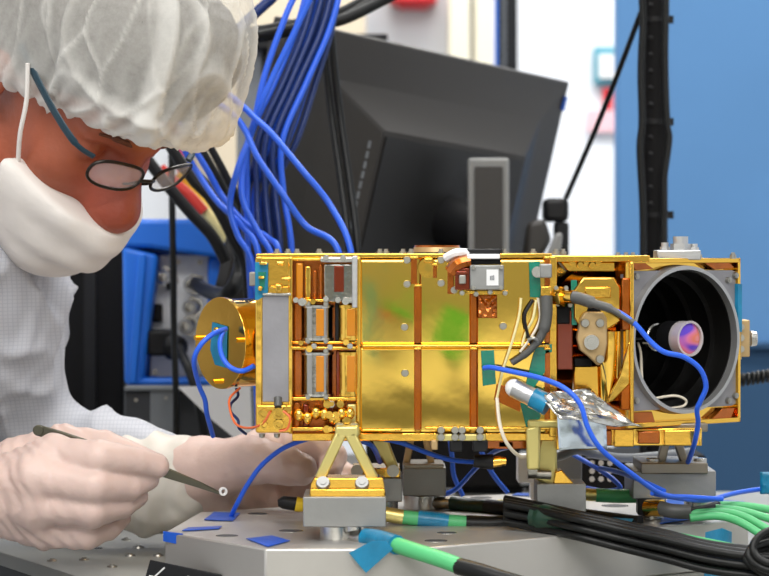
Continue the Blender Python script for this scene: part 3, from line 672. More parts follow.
# underside beneath the bays
sp('lower_tray', MB().bx(596, 428, 702, 446, 2.03, 2.14), M['gold'], bevel=0.001)
for x0, y0, x1, y1, mm in ((602, 430, 612, 446, 'kapton'), (614, 429, 634, 447, 'gold2'), (664, 430, 700, 446, 'gold2'), (638, 431, 660, 444, 'kapton'), (556, 430, 598, 450, 'gold2'), (486, 440, 535, 449, 'kapton'), (498, 441, 514, 448, 'gold2')):
    sp('underside_box', MB().bx(x0, y0, x1, y1, 2.02, 2.06), M[mm], bevel=0.001)
sp('tray_plate', MB().bx(640, 423.5, 708, 432, 2.04, 2.11), M['titanium'], bevel=0.0012)
sp('tray_rim', MB().bx(644, 431, 656, 436, 2.035, 2.05).bx(690, 431, 700, 436, 2.035, 2.05), M['titanium'], bevel=0.0008)
# clip row under the front
sp('clip_rail', MB().bx(436, 434, 486, 441, 1.994, 2.01), M['palegold'], bevel=0.001)
for px in (441, 455, 462, 480): screws([(px, 430), (px, 437)], 1.994, 0.0032)
for x0, x1 in ((450, 463), (473, 488)): sp('clip', MB().bx(x0, 440, x1, 452, 1.994, 2.01), M['black'], bevel=0.001)
sp('clip', MB().bx(431, 440, 438, 450, 1.996, 2.01), M['tan'], bevel=0.001)
screws([(340, 427), (354, 427)], 1.985, 0.0042, h=0.004)
sp('connector_stub', MB().cyl(P(493, 462, 2.02), P(501, 461, 2.02), .0045, n=14).cyl(P(500, 461, 2.02), P(506, 461, 2.02), .0034, n=14), M['gold'])
sp('connector_boot', MB().cyl(P(474, 461, 2.02), P(493, 462, 2.02), .005, .0065, 16), M['black'])
sp('wire', MB().tube(pts((497, 398, 1.993), (500, 425, 1.985), (508, 445, 1.985), (522, 457, 2.0), (536, 452, 2.02)), 0.0015), M['wire_white'])
# foil wrapped tube, crumpled foil and the flat film hanging under it
ft = sp('wrapped_tube', MB().cyl(P(514, 388, 1.975), P(534, 398, 1.97), 0.0075, n=28), M['alu'])
sp('tube_end', MB().sphere(P(514, 388, 1.975), (.0072, .0072, .0072)), M['label'], ft)
sp('tape', MB().cyl(P(533, 397.5, 1.9702), P(548, 405, 1.966), 0.0084, 0.0088, 24), M['tape_teal'], ft)
def foilsheet(a, b, c, d, n, amp, sc, seed):
    a, b, c, d = (P(*x) for x in (a, b, c, d))
    def fnn(u, v):
        p = a*(1-u)*(1-v)+b*u*(1-v)+c*u*v+d*(1-u)*v
        q = p*sc+Vector((seed, 0, 0)); k = abs(mnoise.noise(q))+0.5*abs(mnoise.noise(q*2.1))
        return p+Vector((0, -amp*k, amp*0.5*mnoise.noise(q+Vector((9, 9, 9)))))
    return MB().grid(fnn, n, n)
sp('crumpled_foil', foilsheet((542, 398, 1.965), (590, 384, 1.985), (636, 424, 1.985), (556, 414, 1.96), 18, 0.012, 42, 0), M['alfoil'], smooth=12, solid=0.0006)
sp('crumpled_foil', foilsheet((545, 404, 1.958), (585, 410, 1.962), (642, 428, 1.98), (560, 420, 1.955), 18, 0.009, 50, 7), M['alfoil'], smooth=12, solid=0.0006)
sp('hanging_film', foilsheet((557, 414, 1.968), (606, 417, 1.972), (607, 448, 1.974), (559, 451, 1.968), 12, 0.0012, 40, 3), M['alfoil_flat'], smooth=180, solid=0.0006)

# ------------------------------------------------------------------ support feet (bolted to the instrument)
def strut(a, b, w, t=0.004):
    a, b = Vector(a), Vector(b); v = (b-a).normalized(); s = v.cross(Vector((0, 1, 0))).normalized()*w/2
    return [a+s, b+s, b-s, a-s]
def foot_common(root, bx0, by0, bx1, by1, df, db, foots):
    MB().bx(bx0, by0, bx1, by1, df, db).build('block', M['block'], root, bevel=0.0008)
    for px, py0, py1, d, r in foots:
        MB().cyl(P(px, py1, d), P(px, py0, d), r, n=28).build('foot', M['silver'], root, bevel=0.0006)
f1 = thing('support_foot', 'pale gold A-frame support foot on a grey block, nearest the tweezers', 'support foot', P(345, 540, 1.96))
foot_common(f1, 303, 497, 386, 527, 1.945, 2.01, ((336, 525, 540.2, 1.968, .0125), (356, 525, 541, 1.965, .010)))
MB().prism([P(x, y, 1.956) for x, y in ((311, 484), (314, 478), (383, 478), (386, 497), (309, 497))], (0, .03, 0)).build('gold_base', M['gold2'], f1, bevel=0.001)
MB().bx(310, 489, 385, 497, 1.950, 2.0).build('gold_base', M['gold2'], f1, bevel=0.001)
for a, b in (((341, 434), (319, 481)), ((350, 434), (374, 481))):
    MB().prism(strut(P(*a, 1.968), P(*b, 1.968), 0.0085), (0, .012, 0)).build('strut', M['palegold'], f1, bevel=0.0014)
MB().bx(335, 426, 359, 438, 1.968, 1.984).build('apex', M['palegold'], f1, bevel=0.002)
for px in (323, 362): 
    c = P(px, 484, 1.955); MB().cyl(c, c+Vector((0, -.003, .002)), .0058, .005, 18).cyl(c+Vector((0, -.003, .002)), c+Vector((0, -.0036, .0024)), .0028, n=6).build('screw', M['block'], f1)
f2 = thing('support_foot', 'gold post support on a grey block in the middle, with a screw at its left', 'support foot', P(560, 528, 2.04))
foot_common(f2, 537, 484, 586, 512, 2.03, 2.075, ((560, 510, 527.5, 2.05, .014),))
MB().prism([P(x, y, 2.042) for x, y in ((541, 424), (556, 420), (558, 484), (548, 486), (536, 480))], (0, .012, 0)).build('post', M['palegold'], f2, bevel=0.002)
MB().prism([P(x, y, 2.034) for x, y in ((555, 472), (562, 470), (574, 484), (553, 484))], (0, .02, 0)).build('gold_base', M['gold2'], f2, bevel=0.001)
MB().cyl(P(528, 471, 2.036), P(537, 471, 2.036), .0062, n=18).cyl(P(537, 474, 2.033), P(551, 475, 2.033), .0038, n=14).build('screw', M['steel'], f2)
MB().prism([P(x, y, 1.99) for x, y in ((526, 428), (541, 424), (540, 470), (527, 470))], (0, .006, 0)).build('post', M['palegold'], f2, bevel=0.002)
MB().bx(528, 420, 560, 428, 1.99, 2.06).build('apex', M['palegold'], f2, bevel=0.002)
f3 = thing('support_foot', 'grey titanium bipod support foot on a large block under the telescope', 'support foot', P(675, 515, 2.12))
foot_common(f3, 633, 471, 716, 499, 2.085, 2.16, ((652, 496, 519, 2.108, .012), (698, 497, 512, 2.13, .012)))
MB().bx(641, 463, 708, 474, 2.08, 2.15).build('top_plate', M['titanium'], f3, bevel=0.001)
for a, b in (((668, 433), (661, 465)), ((675, 433), (686, 465))):
    MB().prism(strut(P(*a, 2.10), P(*b, 2.10), 0.007), (0, .010, 0)).build('strut', M['titanium'], f3, bevel=0.001)
MB().bx(662, 430, 681, 438, 2.095, 2.12).build('apex', M['titanium'], f3, bevel=0.001)
for px in (653, 700): MB().cyl(P(px, 464, 2.10), P(px, 458, 2.10), .0056, n=20).build('bolt', M['silver'], f3, bevel=0.0006)
MB().bx(638, 499, 650, 515, 2.083, 2.10).build('connector_block', M['black'], f3, bevel=0.001)
f4 = thing('support_foot', 'grey block support foot with thin gold struts behind the A-frame foot', 'support foot', P(423, 508, 2.2))
foot_common(f4, 403, 468, 446, 496, 2.17, 2.225, ((424, 494, 508.3, 2.193, .018),))
MB().bx(404, 464, 444, 469, 2.172, 2.22).build('top_plate', M['titanium'], f4, bevel=0.001)
for a, b in (((411, 439), (406, 466)), ((426, 439), (432, 466))):
    MB().prism(strut(P(*a, 2.185), P(*b, 2.185), 0.006), (0, .010, 0)).build('strut', M['tan'], f4, bevel=0.001)
f5 = thing('support_foot', 'gold strut support foot half hidden behind the A-frame foot', 'support foot', P(388, 500, 2.12))
foot_common(f5, 364, 478, 402, 502, 2.09, 2.15, ((384, 500, 519, 2.108, .012),))
MB().prism([P(x, y, 2.1) for x, y in ((372, 440), (388, 440), (401, 474), (392, 478))], (0, .012, 0)).build('strut', M['palegold'], f5, bevel=0.0014)
MB().bx(352, 468, 400, 478, 2.092, 2.14).build('gold_base', M['gold2'], f5, bevel=0.001)
for px in (357, 393): MB().cyl(P(px, 471, 2.092), P(px, 471, 2.088), .0052, n=16).build('screw', M['steel'], f5)
# ------------------------------------------------------------------ monitor seen from behind
TL, TR = P(286, 18, 2.60), P(570, 82, 3.0)
u = TR-TL; v = Vector((-0.072, 0.026, -0.32)); wv = u.cross(v).normalized()
if wv.y > 0: wv = -wv
v = v-u.normalized()*v.dot(u.normalized())
L, H = u.length, v.length; un, vn = u/L, v/H
def Q(a, b, w): return TL+un*a+vn*b+wv*w
mon = thing('monitor', 'large dark grey computer monitor seen from behind, above the gold instrument', 'monitor', (Q(L/2, H, 0).x, Q(L/2, H, 0).y, TT))
mb = MB(); loops = [(0, 0, -0.018), (0, 0, 0.0), (0.068, 0.052, 0.020), (0.128, 0.094, 0.055)]
vs = []
for ih, iv, w in loops:
    vs += [Q(ih, iv, w), Q(L-ih, iv, w), Q(L-ih, H-iv, w), Q(ih, H-iv, w)]
fs = [(0, 1, 2, 3)]
for k in range(len(loops)-1):
    for i in range(4): fs.append((4*k+i, 4*k+(i+1) % 4, 4*k+4+(i+1) % 4, 4*k+4+i))
n = 4*(len(loops)-1); fs.append((n, n+1, n+2, n+3))
mb.add(vs, fs).build('shell', M['monitor'], mon, bevel=0.003, smooth=30)
MB().box(Q(L/2, H/2, -0.019), (0.1, 0.001, 0.1)).build('screen', M['black'], mon)
cen = MB(); a0, a1 = 0.134, 0.100
cen.prism([Q(a0, a1, 0.055), Q(L-a0, a1, 0.055), Q(L-a0, H-a1, 0.055), Q(a0, H-a1, 0.055)], wv*0.002)
cen.build('back_panel', M['monitor_side'], mon)
for i in range(14):
    b = 0.108+i*0.011; c = Q(0.116, b, 0.0485)
    MB().prism([c, c+un*0.012, c+un*0.012+vn*0.008, c+vn*0.008], wv*0.0014).build('vent', M['box_grey'], mon)
ed = MB()
cc = Q(L*0.53, H*0.55, 0.055)
MB().cyl(cc, cc+wv*0.05, 0.03, n=28).build('mount_arm', M['black'], mon)
st0, st1 = P(468, 158, 2.74), P(509, 158, 2.74)
MB().box(((st0.x+st1.x)/2, 0.75, (st0.z+TT)/2), (st1.x-st0.x, 0.03, st0.z-TT)).build('stand_column', M['monitor_grey'], mon, bevel=0.003)
a_, b_ = P(475, 166, 2.725), P(503, 166, 2.725)
MB().box(((a_.x+b_.x)/2, 0.732, (a_.z+TT+.02)/2), (b_.x-a_.x, 0.008, a_.z-TT-.02)).build('stand_inset', M['monitor'], mon, bevel=0.001)
MB().box(((st0.x+st1.x)/2, 0.80, TT+0.008), (0.075, 0.16, 0.016)).build('stand_base', M['black'], mon, bevel=0.004)
MB().prism([Q(L-0.012, 0.018, 0.006), Q(L-0.001, 0.018, 0.001), Q(L-0.001, 0.036, 0.001), Q(L-0.014, 0.034, 0.006)], wv*0.0014).build('tape', M['tape_blue'], mon)
# dark clamp and cloth at the right of the monitor
cl = thing('clamp_bracket', 'black clamp bracket right of the monitor under the slanting cable', 'bracket', P(556, 487, 2.82))
MB().bx(544, 198, 569, 222, 2.80, 2.84).build('head', M['black'], cl, bevel=0.006)
MB().bx(555, 222, 569, 487, 2.805, 2.835).build('post', M['black'], cl, bevel=0.003)
MB().prism([P(x, y, 2.79) for x, y in ((528, 222), (545, 218), (552, 240), (540, 262), (522, 262))], (0, .03, 0)).build('jaw', M['monitor'], cl, bevel=0.006)
cu = thing('curved_strip', 'pale grey curved strip beside the clamp bracket right of monitor', 'strip', P(545, 262, 2.84))
MB().prism([P(x, y, 2.76) for x, y in ((556, 233), (563, 233), (560, 262), (534, 300), (528, 300), (546, 258))], (0, .02, 0)).build('strip', M['monitor_grey'], cu, bevel=0.003)
MB().bx(526, 296, 536, 490, 2.76, 2.78).build('leg', M['monitor_grey'], cu)

# ------------------------------------------------------------------ pole with cable ties, table mounted
pd = 2.66
px_ = P(654.5, 0, pd).x; pr = 13.2*pd/F
pole = thing('pole', 'black round pole with cable ties in front of the blue partition', 'pole', (px_, pd+CAMY, TT))
MB().cyl((px_, pd+CAMY, TT), (px_, pd+CAMY, 1.75), pr, n=28).build('tube', M['blackmatte'], pole)
MB().cyl((px_, pd+CAMY, TT), (px_, pd+CAMY, TT+.012), pr*2, n=28).build('foot', M['black'], pole, bevel=.002)
for i in range(13):
    yy = 6+i*16.5; c = P(650, yy, pd); 
    MB().sphere(Vector((c.x, pd+CAMY-pr*0.86, c.z)), (.0035, .0025, .003), nu=10, nv=6).build('hole_rim', M['black'], pole)
for yy in (20, 122, 215):
    c = P(654.5, yy, pd); MB().cyl(c-Vector((0, 0, .0028)), c+Vector((0, 0, .0028)), pr*1.12, n=28).box(c+Vector((pr*1.14, -.004, 0)), (.007, .007, .008)).build('cable_tie', M['black'], pole)
def cable(name, label, cat, m, r, points, group=None, n=10, d=None, sub=8, parent=None):
    return tag(MB().tube(pts(*points, d=d) if not isinstance(points[0], Vector) else points, r, n=n, sub=sub).build(name, M[m], parent), label, cat, group)
cable('pole_cable', 'black cable strapped flat along the left side of the black pole', 'cable', 'cable_black', .004, ((643, -200, 2.63), (642, -20, 2.63), (643, 20, 2.63), (641, 70, 2.63), (642, 122, 2.63), (640, 150, 2.63), (643, 215, 2.63), (643, 300, 2.63), (643, 480, 2.63)))
cable('pole_cable', 'black cable bulging along the right side of the black pole', 'cable', 'cable_black', .0038, ((665, -200, 2.63), (666, -20, 2.63), (665, 60, 2.63), (667, 122, 2.63), (669, 140, 2.63), (664, 180, 2.63), (664, 215, 2.63), (662, 300, 2.63), (664, 470, 2.64)))
cable('slanting_cable', 'thin black cable slanting from the pole down to the clamp bracket', 'cable', 'cable_black', .0030, ((641, 12, 2.64), (620, 68, 2.68), (597, 126, 2.74), (566, 198, 2.80)))
# coiled cord on the right
co = []
for i in range(150):
    t = i/149; c = P(736+44*t, 381-7*t, 2.5); a = t*2*math.pi*9
    co.append(c+Vector((0.0, math.cos(a)*.0052, math.sin(a)*.0052))+Vector((0.0015*math.sin(a), 0, 0)))
tag(MB().tube(co, .0021, n=6, raw=True).build('coiled_cord', M['cable_black']), 'black coiled cord against the dark blue panel at far right', 'cord')

# ------------------------------------------------------------------ left background: post, instrument, boxes, cables
post = thing('rack_column', 'wide black column behind the masked person, left of blue instrument', 'column', (P(88, 0, 2.95).x, 0.95, 0))
xa, xb = P(48, 0, 2.95).x, P(123, 0, 2.95).x
MB().box(((xa+xb)/2, 1.0, 0.95), (xb-xa, 0.08, 1.9)).build('upright', M['blackmatte'], post, bevel=.003)
MB().box((xa+(xb-xa)*0.55, 0.958, 0.95), ((xb-xa)*0.16, 0.006, 1.9)).build('groove_strip', M['black'], post)
rk2 = thing('rack_column', 'grey and black rack column between the cap and the blue cable bundle', 'column', (P(265, 0, 3.3).x, 1.3, 0))
xs = [P(x, 0, 3.3).x for x in (236, 262, 274, 292, 312)]
for k, mm in enumerate(('box_grey', 'black', 'monitor_grey', 'black')):
    MB().box(((xs[k]+xs[k+1])/2, 1.32+.01*(k % 2), 0.725), (xs[k+1]-xs[k]-.001, .04, 1.45)).build(('upright', 'channel', 'side_plate', 'rail')[k], M[mm], rk2, bevel=.002)
MB().box(((xs[0]+xs[-1])/2+.05, 1.31, 1.458), (xs[-1]-xs[0]+.1, .07, .02)).build('top_bar', M['black'], rk2, bevel=.002)
struct('trim_2', MB().box((P(280, 0, 5.0).x, 3.15, 2.0), (0.34, 0.1, 1.6)), mat('beige wall panel', (206, 192, 168), 0.7))
# blue instrument, its back towards us
di = 2.74
ib = thing('blue_instrument', 'bright blue electronic instrument with grey connector panel behind the person', 'instrument', P(180, 385, di))
def ip(name, mb, m, parent=None, **k): return mb.build(name, m, parent or ib, **k)
ip('case', MB().prism([P(x, y, di+.02) for x, y in ((126, 224), (140, 219), (215, 219), (262, 232), (262, 383), (126, 385))], (0, .26, 0)), M['inst_blue'], bevel=.006)
ip('bezel', MB().prism([P(x, y, di-.03) for x, y in ((122, 224), (136, 219), (200, 219), (244, 232), (244, 262), (150, 248), (122, 247))], (0, .06, 0)), M['inst_blue'], bevel=.005)
ip('bezel', MB().prism([P(x, y, di-.03) for x, y in ((122, 246), (158, 255), (143, 384), (124, 385))], (0, .055, 0)), M['inst_blue'], bevel=.005)
ip('bezel_rib', MB().prism([P(x, y, di-.036) for x, y in ((138, 252), (146, 254), (136, 384), (128, 384))], (0, .03, 0)), M['inst_blue'], bevel=.002)
ip('bezel', MB().prism([P(x, y, di-.01) for x, y in ((208, 258), (222, 256), (219, 384), (206, 384))], (0, .045, 0)), M['inst_blue'], bevel=.004)
ip('bezel', MB().bx(126, 378, 240, 386, di-.03, di+.02), M['inst_blue'], bevel=.004)
pn = ip('rear_panel', MB().bx(150, 255, 208, 378, di+.006, di+.03).bx(222, 258, 255, 378, di+.006, di+.03), M['inst_panel'], bevel=.001)
for px, py in ((195, 284), (194, 307), (190, 326), (168, 277), (238, 284)):
    c = P(px, py, di+.006)
    ip('socket', MB().cyl(c, c+Vector((-.004, -.018, 0)), .0086, .0082, 20, inner=.005).cyl(c, c+Vector((0, -.004, 0)), .012, n=6), M['silver'], pn)
ip('switch', MB().bx(152, 304, 162, 322, di-.002, di+.01), M['black'], pn, bevel=.002)
ip('socket', MB().bx(166, 277, 172, 290, di, di+.01), M['black'], pn, bevel=.001)
ip('power_plug', MB().bx(147, 330, 172, 356, di-.03, di+.01).cyl(P(170, 346, di-.02), P(184, 348, di-.03), .016, .010, 18), M['black'], pn, bevel=.004)
for px, py in ((155, 262), (200, 262), (155, 372), (202, 372), (178, 262)): ip('screw', MB().cyl(P(px, py, di+.006), P(px, py, di+.002), .003, n=10), M['steel'], pn)
cable('plug_cable', 'thick black cable plugged into the blue instrument panel, looping upward', 'cable', 'cable_black', .0078, ((196, 284, 2.70), (210, 292, 2.60), (226, 294, 2.52), (236, 282, 2.52), (241, 262, 2.54), (237, 236, 2.53), (226, 210, 2.53), (205, 186, 2.54), (180, 162, 2.55)))
cable('power_cable', 'black power lead hanging from the blue instrument down to the sleeve', 'cable', 'cable_black', .005, ((178, 347, 2.70), (188, 368, 2.67), (197, 395, 2.66), (204, 430, 2.66), (210, 470, 2.68), (212, 478, 2.70)))
cable('vertical_cable', 'straight black cable hanging vertically in front of the blue instrument', 'cable', 'cable_black', .0036, ((171, 120, 2.64), (172, 190, 2.64), (173, 260, 2.64), (174, 330, 2.64), (176, 400, 2.64), (176, 486, 2.66)))
gb = thing('grey_cabinet', 'grey metal box under the blue instrument', 'box', P(180, 478, 2.72))
MB().bx(124, 391, 176, 480, 2.70, 2.95).build('front_panel', M['box_dark'], gb, bevel=.002)
MB().bx(150, 386, 176, 480, 2.695, 2.70).build('side_panel', M['box_grey'], gb, bevel=.001)
MB().bx(124, 386, 250, 391, 2.69, 2.95).build('lid', M['box_grey'], gb, bevel=.002)
MB().bx(176, 391, 250, 480, 2.72, 2.95).build('back_panel', M['box_dark'], gb, bevel=.002)
for px, py in ((136, 400), (166, 398)): MB().cyl(P(px, py, 2.695), P(px, py, 2.692), .002, n=10).build('screw', M['steel'], gb)
tag(MB().prism([P(x, y, 2.60) for x, y in ((178, 387), (250, 385), (252, 436), (238, 441), (212, 420))], (0, .003, 0.0)).build('paper_sheet', M['white']), 'white paper sheet leaning behind the gold cylinder', 'paper')
for k, (m_, pl, lb) in enumerate((('wire_pink', ((178, 110), (181, 150), (182, 168), (196, 186), (208, 200)), 'pink cable passing behind the spectacles'), ('wire_yellow', ((180, 172), (196, 192), (208, 206), (222, 222)), 'yellow cable slanting behind the spectacles'), ('wire_cream', ((186, 192), (202, 208), (220, 228), (228, 240)), 'cream cable slanting down to the blue instrument'), ('wire_red', ((160, 168), (176, 184), (190, 196), (204, 212)), 'red cable just under the spectacles'), ('wire_white', ((180, 120), (200, 160), (214, 190), (224, 212), (230, 226)), 'white cable slanting behind the cap, beside the blue bundle'))):
    cable('signal_cable', lb, 'cable', m_, .0062, [(x, y, 2.72-.006*k) for x, y in pl])
for k, pl in enumerate((((140, 150), (168, 186), (190, 212), (212, 236), (226, 262)), ((160, 130), (190, 176), (212, 200), (232, 236), (246, 268), (250, 330)), ((170, 100), (206, 160), (228, 200), (244, 240), (254, 275), (256, 340)), ((180, 95), (212, 150), (236, 196), (254, 240), (262, 300)))):
    cable('dark_cable', ('black cable slanting under the spectacles above the blue instrument', 'black cable passing behind the gold cylinder top', 'black cable running down beside the blue bundle', 'thin black cable under the right edge of the cap')[k], 'cable', 'cable_black', (.006, .0056, .0056, .0038)[k], [(x, y, 2.51-.014*k) for x, y in pl])

# ------------------------------------------------------------------ hanging cable bundles above
rng = random.Random(11)
for i in range(13):
    o = i-6; ly = i % 3; sw = (-9, 1, 8)[ly]; dd = (ly-1)*.013
    q = [(352+o*2.8, -260, 2.5), (338+o*2.8, -120, 2.48), (326+o*2.8, -25, 2.46), (316+o*2.8+sw*.3, 28, 2.45), (297+o*2.6+sw*.7, 82, 2.44), (275+o*2.8+sw, 140, 2.43), (262+o*3.0-sw*.4, 190, 2.43), (264+o*3.6-sw*.6, 240, 2.42), (272+o*3.5, 300, 2.42), (276+o*3.2, 400, 2.42), (280+o*3.2, 483, 2.42)]
    q = [(x+rng.uniform(-.5, .5), y, d+dd) for x, y, d in q]
    cable('blue_cable', 'blue cable in the bundle hanging between the cap and the monitor', 'cable', 'cable_navy' if i % 4 else 'cable_blue', .0030, q, group='blue cables of the hanging bundle')
for k, (pl, lb) in enumerate(((((214, 84, 2.38), (240, 104, 2.37), (254, 117, 2.36), (272, 134, 2.34), (302, 170, 2.32), (330, 205, 2.32), (351, 252, 2.3), (354, 330, 2.3)), 'bright blue cable arching from the cap edge to the instrument top, upper of two'),
        (((206, 96, 2.37), (232, 114, 2.365), (245, 130, 2.36), (258, 158, 2.34), (284, 196, 2.32), (306, 226, 2.32), (338, 250, 2.3), (346, 330, 2.3)), 'bright blue cable arching to the instrument top, lower of two'),
        (((150, 100, 2.42), (178, 140, 2.42), (196, 170, 2.42), (216, 200, 2.40), (240, 224, 2.38), (258, 252, 2.36), (264, 330, 2.36)), 'bright blue cable emerging under the cap rim, leftmost'),
        (((170, 110, 2.42), (206, 168, 2.42), (222, 196, 2.42), (244, 222, 2.40), (268, 238, 2.38), (279, 254, 2.36), (284, 330, 2.36)), 'bright blue cable emerging under the cap rim, second from left'),
        (((338, -200, 2.425), (312, -50, 2.42), (286, 15, 2.41), (265, 74, 2.405), (252, 130, 2.40), (238, 168, 2.38), (230, 205, 2.38), (238, 236, 2.37), (252, 262, 2.36), (262, 330, 2.36)), 'bright blue cable bowing left beneath the cap'),
        (((352, -200, 2.39), (328, -50, 2.385), (300, 20, 2.385), (276, 70, 2.385), (258, 112, 2.385), (246, 150, 2.4), (242, 196, 2.38), (258, 232, 2.37), (274, 262, 2.36), (280, 330, 2.36)), 'bright blue cable bowing left beside the black monitor'))):
    cable('blue_cable', lb, 'cable', 'cable_blue', .0030, pl)
for k, (y0, y1, y2, y3) in enumerate(((31, 27, 12, -8), (38, 33, 19, -2), (36, 31, 20, 4))):
    cable('black_cable', ('topmost black cable crossing behind the blue bundle at the top', 'middle black cable crossing behind the blue bundle at the top', 'lowest black cable crossing behind the blue bundle at the top')[k], 'cable', 'cable_black', .0056, [(x_, y_, d_-.002-.0135*k) for x_, y_, d_ in ((225, y0+4, 2.58), (262, y0-1, 2.57), (300, y1-4, 2.56), (342, y2, 2.56), (392, y3-8, 2.58), (440, y3-30, 2.6), (500, y3-80, 2.6))])
cable('navy_cable', 'dark blue cable crossing the top beside the cap', 'cable', 'cable_navy', .0054, ((225, 44, 2.50), (248, 20, 2.50), (276, -6, 2.50), (310, -45, 2.5), (340, -120, 2.5), (360, -240, 2.5)))
for k, dx in enumerate((0, 7)):
    cable('monitor_lead', ('thin black lead running down the monitor back, left of the pair', 'thin black lead running down the monitor back, right of the pair')[k], 'cable', 'cable_black', .0038, ((330+dx*1.25, -240, 2.54), (320+dx*1.25, -30, 2.52), (324+dx*1.25, 50, 2.52), (332+dx*1.25, 120, 2.52), (342+dx*1.25, 190, 2.50), (349+dx*1.25, 250, 2.48), (353+dx*1.25, 330, 2.48)))
# black box added to fill the dark gap under and behind the instrument
eb = thing('dark_filler_box', 'black filler box added to darken the gap under the gold instrument', 'filler box', P(520, 485, 2.62))
MB().bx(366, 436, 596, 488, 2.56, 2.70).build('case', M['blackmatte'], eb, bevel=.003)
MB().bx(520, 452, 545, 486, 2.54, 2.56).build('face_plate', M['box_grey'], eb, bevel=.002)
MB().bx(596, 455, 706, 484, 2.60, 2.70).build('case_extension', M['blackmatte'], eb, bevel=.003)
pf = thing('perforated_plate', 'black plate with rows of pale round holes under the instrument', 'plate', P(606, 498, 2.30))
MB().bx(582, 458, 640, 500, 2.30, 2.306).build('sheet', M['black'], pf, bevel=.0006)
for i in range(3):
    for j in range(3):
        c = P(592+i*9, 463+j*8, 2.30); MB().cyl(c, c+Vector((0, -.0006, 0)), .0026, n=14).build('hole_dot', M['label'], pf)
lb_ = thing('small_pale_box', 'small pinkish grey box between the middle support and black box', 'box', P(530, 494, 2.24))
MB().bx(518, 456, 541, 483, 2.22, 2.25).bx(531, 483, 541, 500, 2.22, 2.25).build('body', M['inst_panel'], lb_, bevel=.001)
MB().bx(545, 452, 582, 482, 2.24, 2.27).build('cover', M['box_grey'], lb_, bevel=.001)
cable('cable_loop', 'grey cable arching under the silver foil', 'cable', 'box_grey', .004, ((538, 462, 2.2), (560, 456, 2.18), (578, 450, 2.18), (600, 455, 2.2), (632, 458, 2.24), (690, 452, 2.3)))

# ------------------------------------------------------------------ blue wires on and under the instrument
BW = [
 (((484, 368, 1.99), (492, 367.5, 1.985), (514, 372, 1.975), (540, 378, 1.965), (564, 388, 1.95), (580, 404, 1.945), (588, 428, 1.945), (602, 450, 1.95), (632, 474, 1.97), (662, 494, 2.0), (690, 497, 2.03), (722, 499, 2.05)), 'bright blue wire taped to the gold front, running over the silver foil'),
 (((600, 306, 1.975), (616, 311, 1.97), (634, 323, 1.965), (650, 341, 1.965), (664, 352, 1.965), (684, 357, 1.97), (700, 369, 1.975), (706, 386, 1.98), (701, 400, 1.985), (697, 410, 1.99), (698, 424, 2.0), (694, 445, 2.02), (688, 462, 2.075)), 'bright blue wire crossing in front of the dark telescope opening'),
 (((231, 516.5, 2.12), (237, 504, 2.11), (248, 484, 2.1), (262, 465, 2.09), (282, 449, 2.07), (304, 440, 2.05), (322, 436, 2.03), (335, 436, 2.03)), 'blue wire rising from the plate tape to the instrument underside, by the far glove'),
 (((226, 329, 2.035), (213, 334, 2.02), (200, 346, 2.015), (194, 362, 2.02), (199, 385, 2.04), (205, 400, 2.05), (207, 414, 2.06), (213, 436, 2.09)), 'blue wire looping left and down from the gold cylinder face'),
 (((224, 330, 2.035), (220, 342, 2.02), (222, 356, 2.01), (230, 367, 2.005), (242, 371, 2.005), (254, 366, 2.0)), 'blue wire looping below the tape on the gold cylinder face'),
 (((384, 439, 2.05), (402, 443, 2.05), (428, 453, 2.06), (452, 460, 2.07), (476, 462, 2.08)), 'dark blue wire running under the gold front left of black boot'),
 (((438, 496, 2.2), (456, 489, 2.2), (476, 468, 2.18), (494, 452, 2.16), (512, 446, 2.12)), 'blue wire slanting up to the right beneath the gold front'),
 (((450, 440, 2.24), (452, 456, 2.24), (454, 476, 2.24), (463, 496, 2.24)), 'blue wire dropping steeply onto the plate, left of the crossing'),
 (((478, 444, 2.26), (488, 466, 2.26), (497, 480, 2.26), (508, 493, 2.26)), 'blue wire dropping onto the plate right of the black boot'),
 (((572, 454, 2.22), (588, 463, 2.2), (606, 474, 2.18), (618, 484, 2.17), (619, 489, 2.17), (604, 491, 2.18), (580, 487, 2.19)), 'blue wire loop in front of the perforated plate'),
 (((600, 468, 2.16), (618, 472, 2.12), (640, 480, 2.06), (664, 491, 2.02)), 'blue wire running flat towards the titanium support block'),
 (((652, 493, 2.0), (678, 498, 2.02), (706, 500, 2.05), (736, 493, 2.10), (762, 489, 2.14), (790, 486, 2.16)), 'blue wire leaving the plate past the right edge'),
 (((336, 436, 2.03), (356, 440, 2.03), (372, 446, 2.04), (380, 462, 2.1)), 'short blue wire passing behind the A-frame foot'),
]
for q, lb in BW: cable('blue_wire', lb, 'wire', 'cable_blue' , .0021, q)
cable('grey_sleeve', 'grey heat-shrink sleeve leading from the antenna connector to a blue wire', 'sleeve', 'sleeve_grey', [.0050]*16+[.0036]*10+[.0026]*10, ((573, 297, 1.988), (582, 299, 1.984), (596, 304, 1.977), (612, 309.5, 1.971), (634, 323, 1.965)))
cable('thin_wire', 'thin dark blue wire hanging from the gold cylinder', 'wire', 'cable_navy', .0012, ((236, 388, 2.06), (238, 396, 2.06), (231, 404, 2.05), (231, 412, 2.05), (238, 420, 2.05), (239, 428, 2.05), (246, 434, 2.06)))
cable('thin_wire', 'thin orange wire looping to the gold connector base', 'wire', 'wire_orange', .0010, ((240, 388, 2.05), (230, 398, 2.04), (230, 410, 2.03), (236, 424, 2.02), (248, 428, 2.0), (262, 424, 1.985), (270, 412, 1.98)))

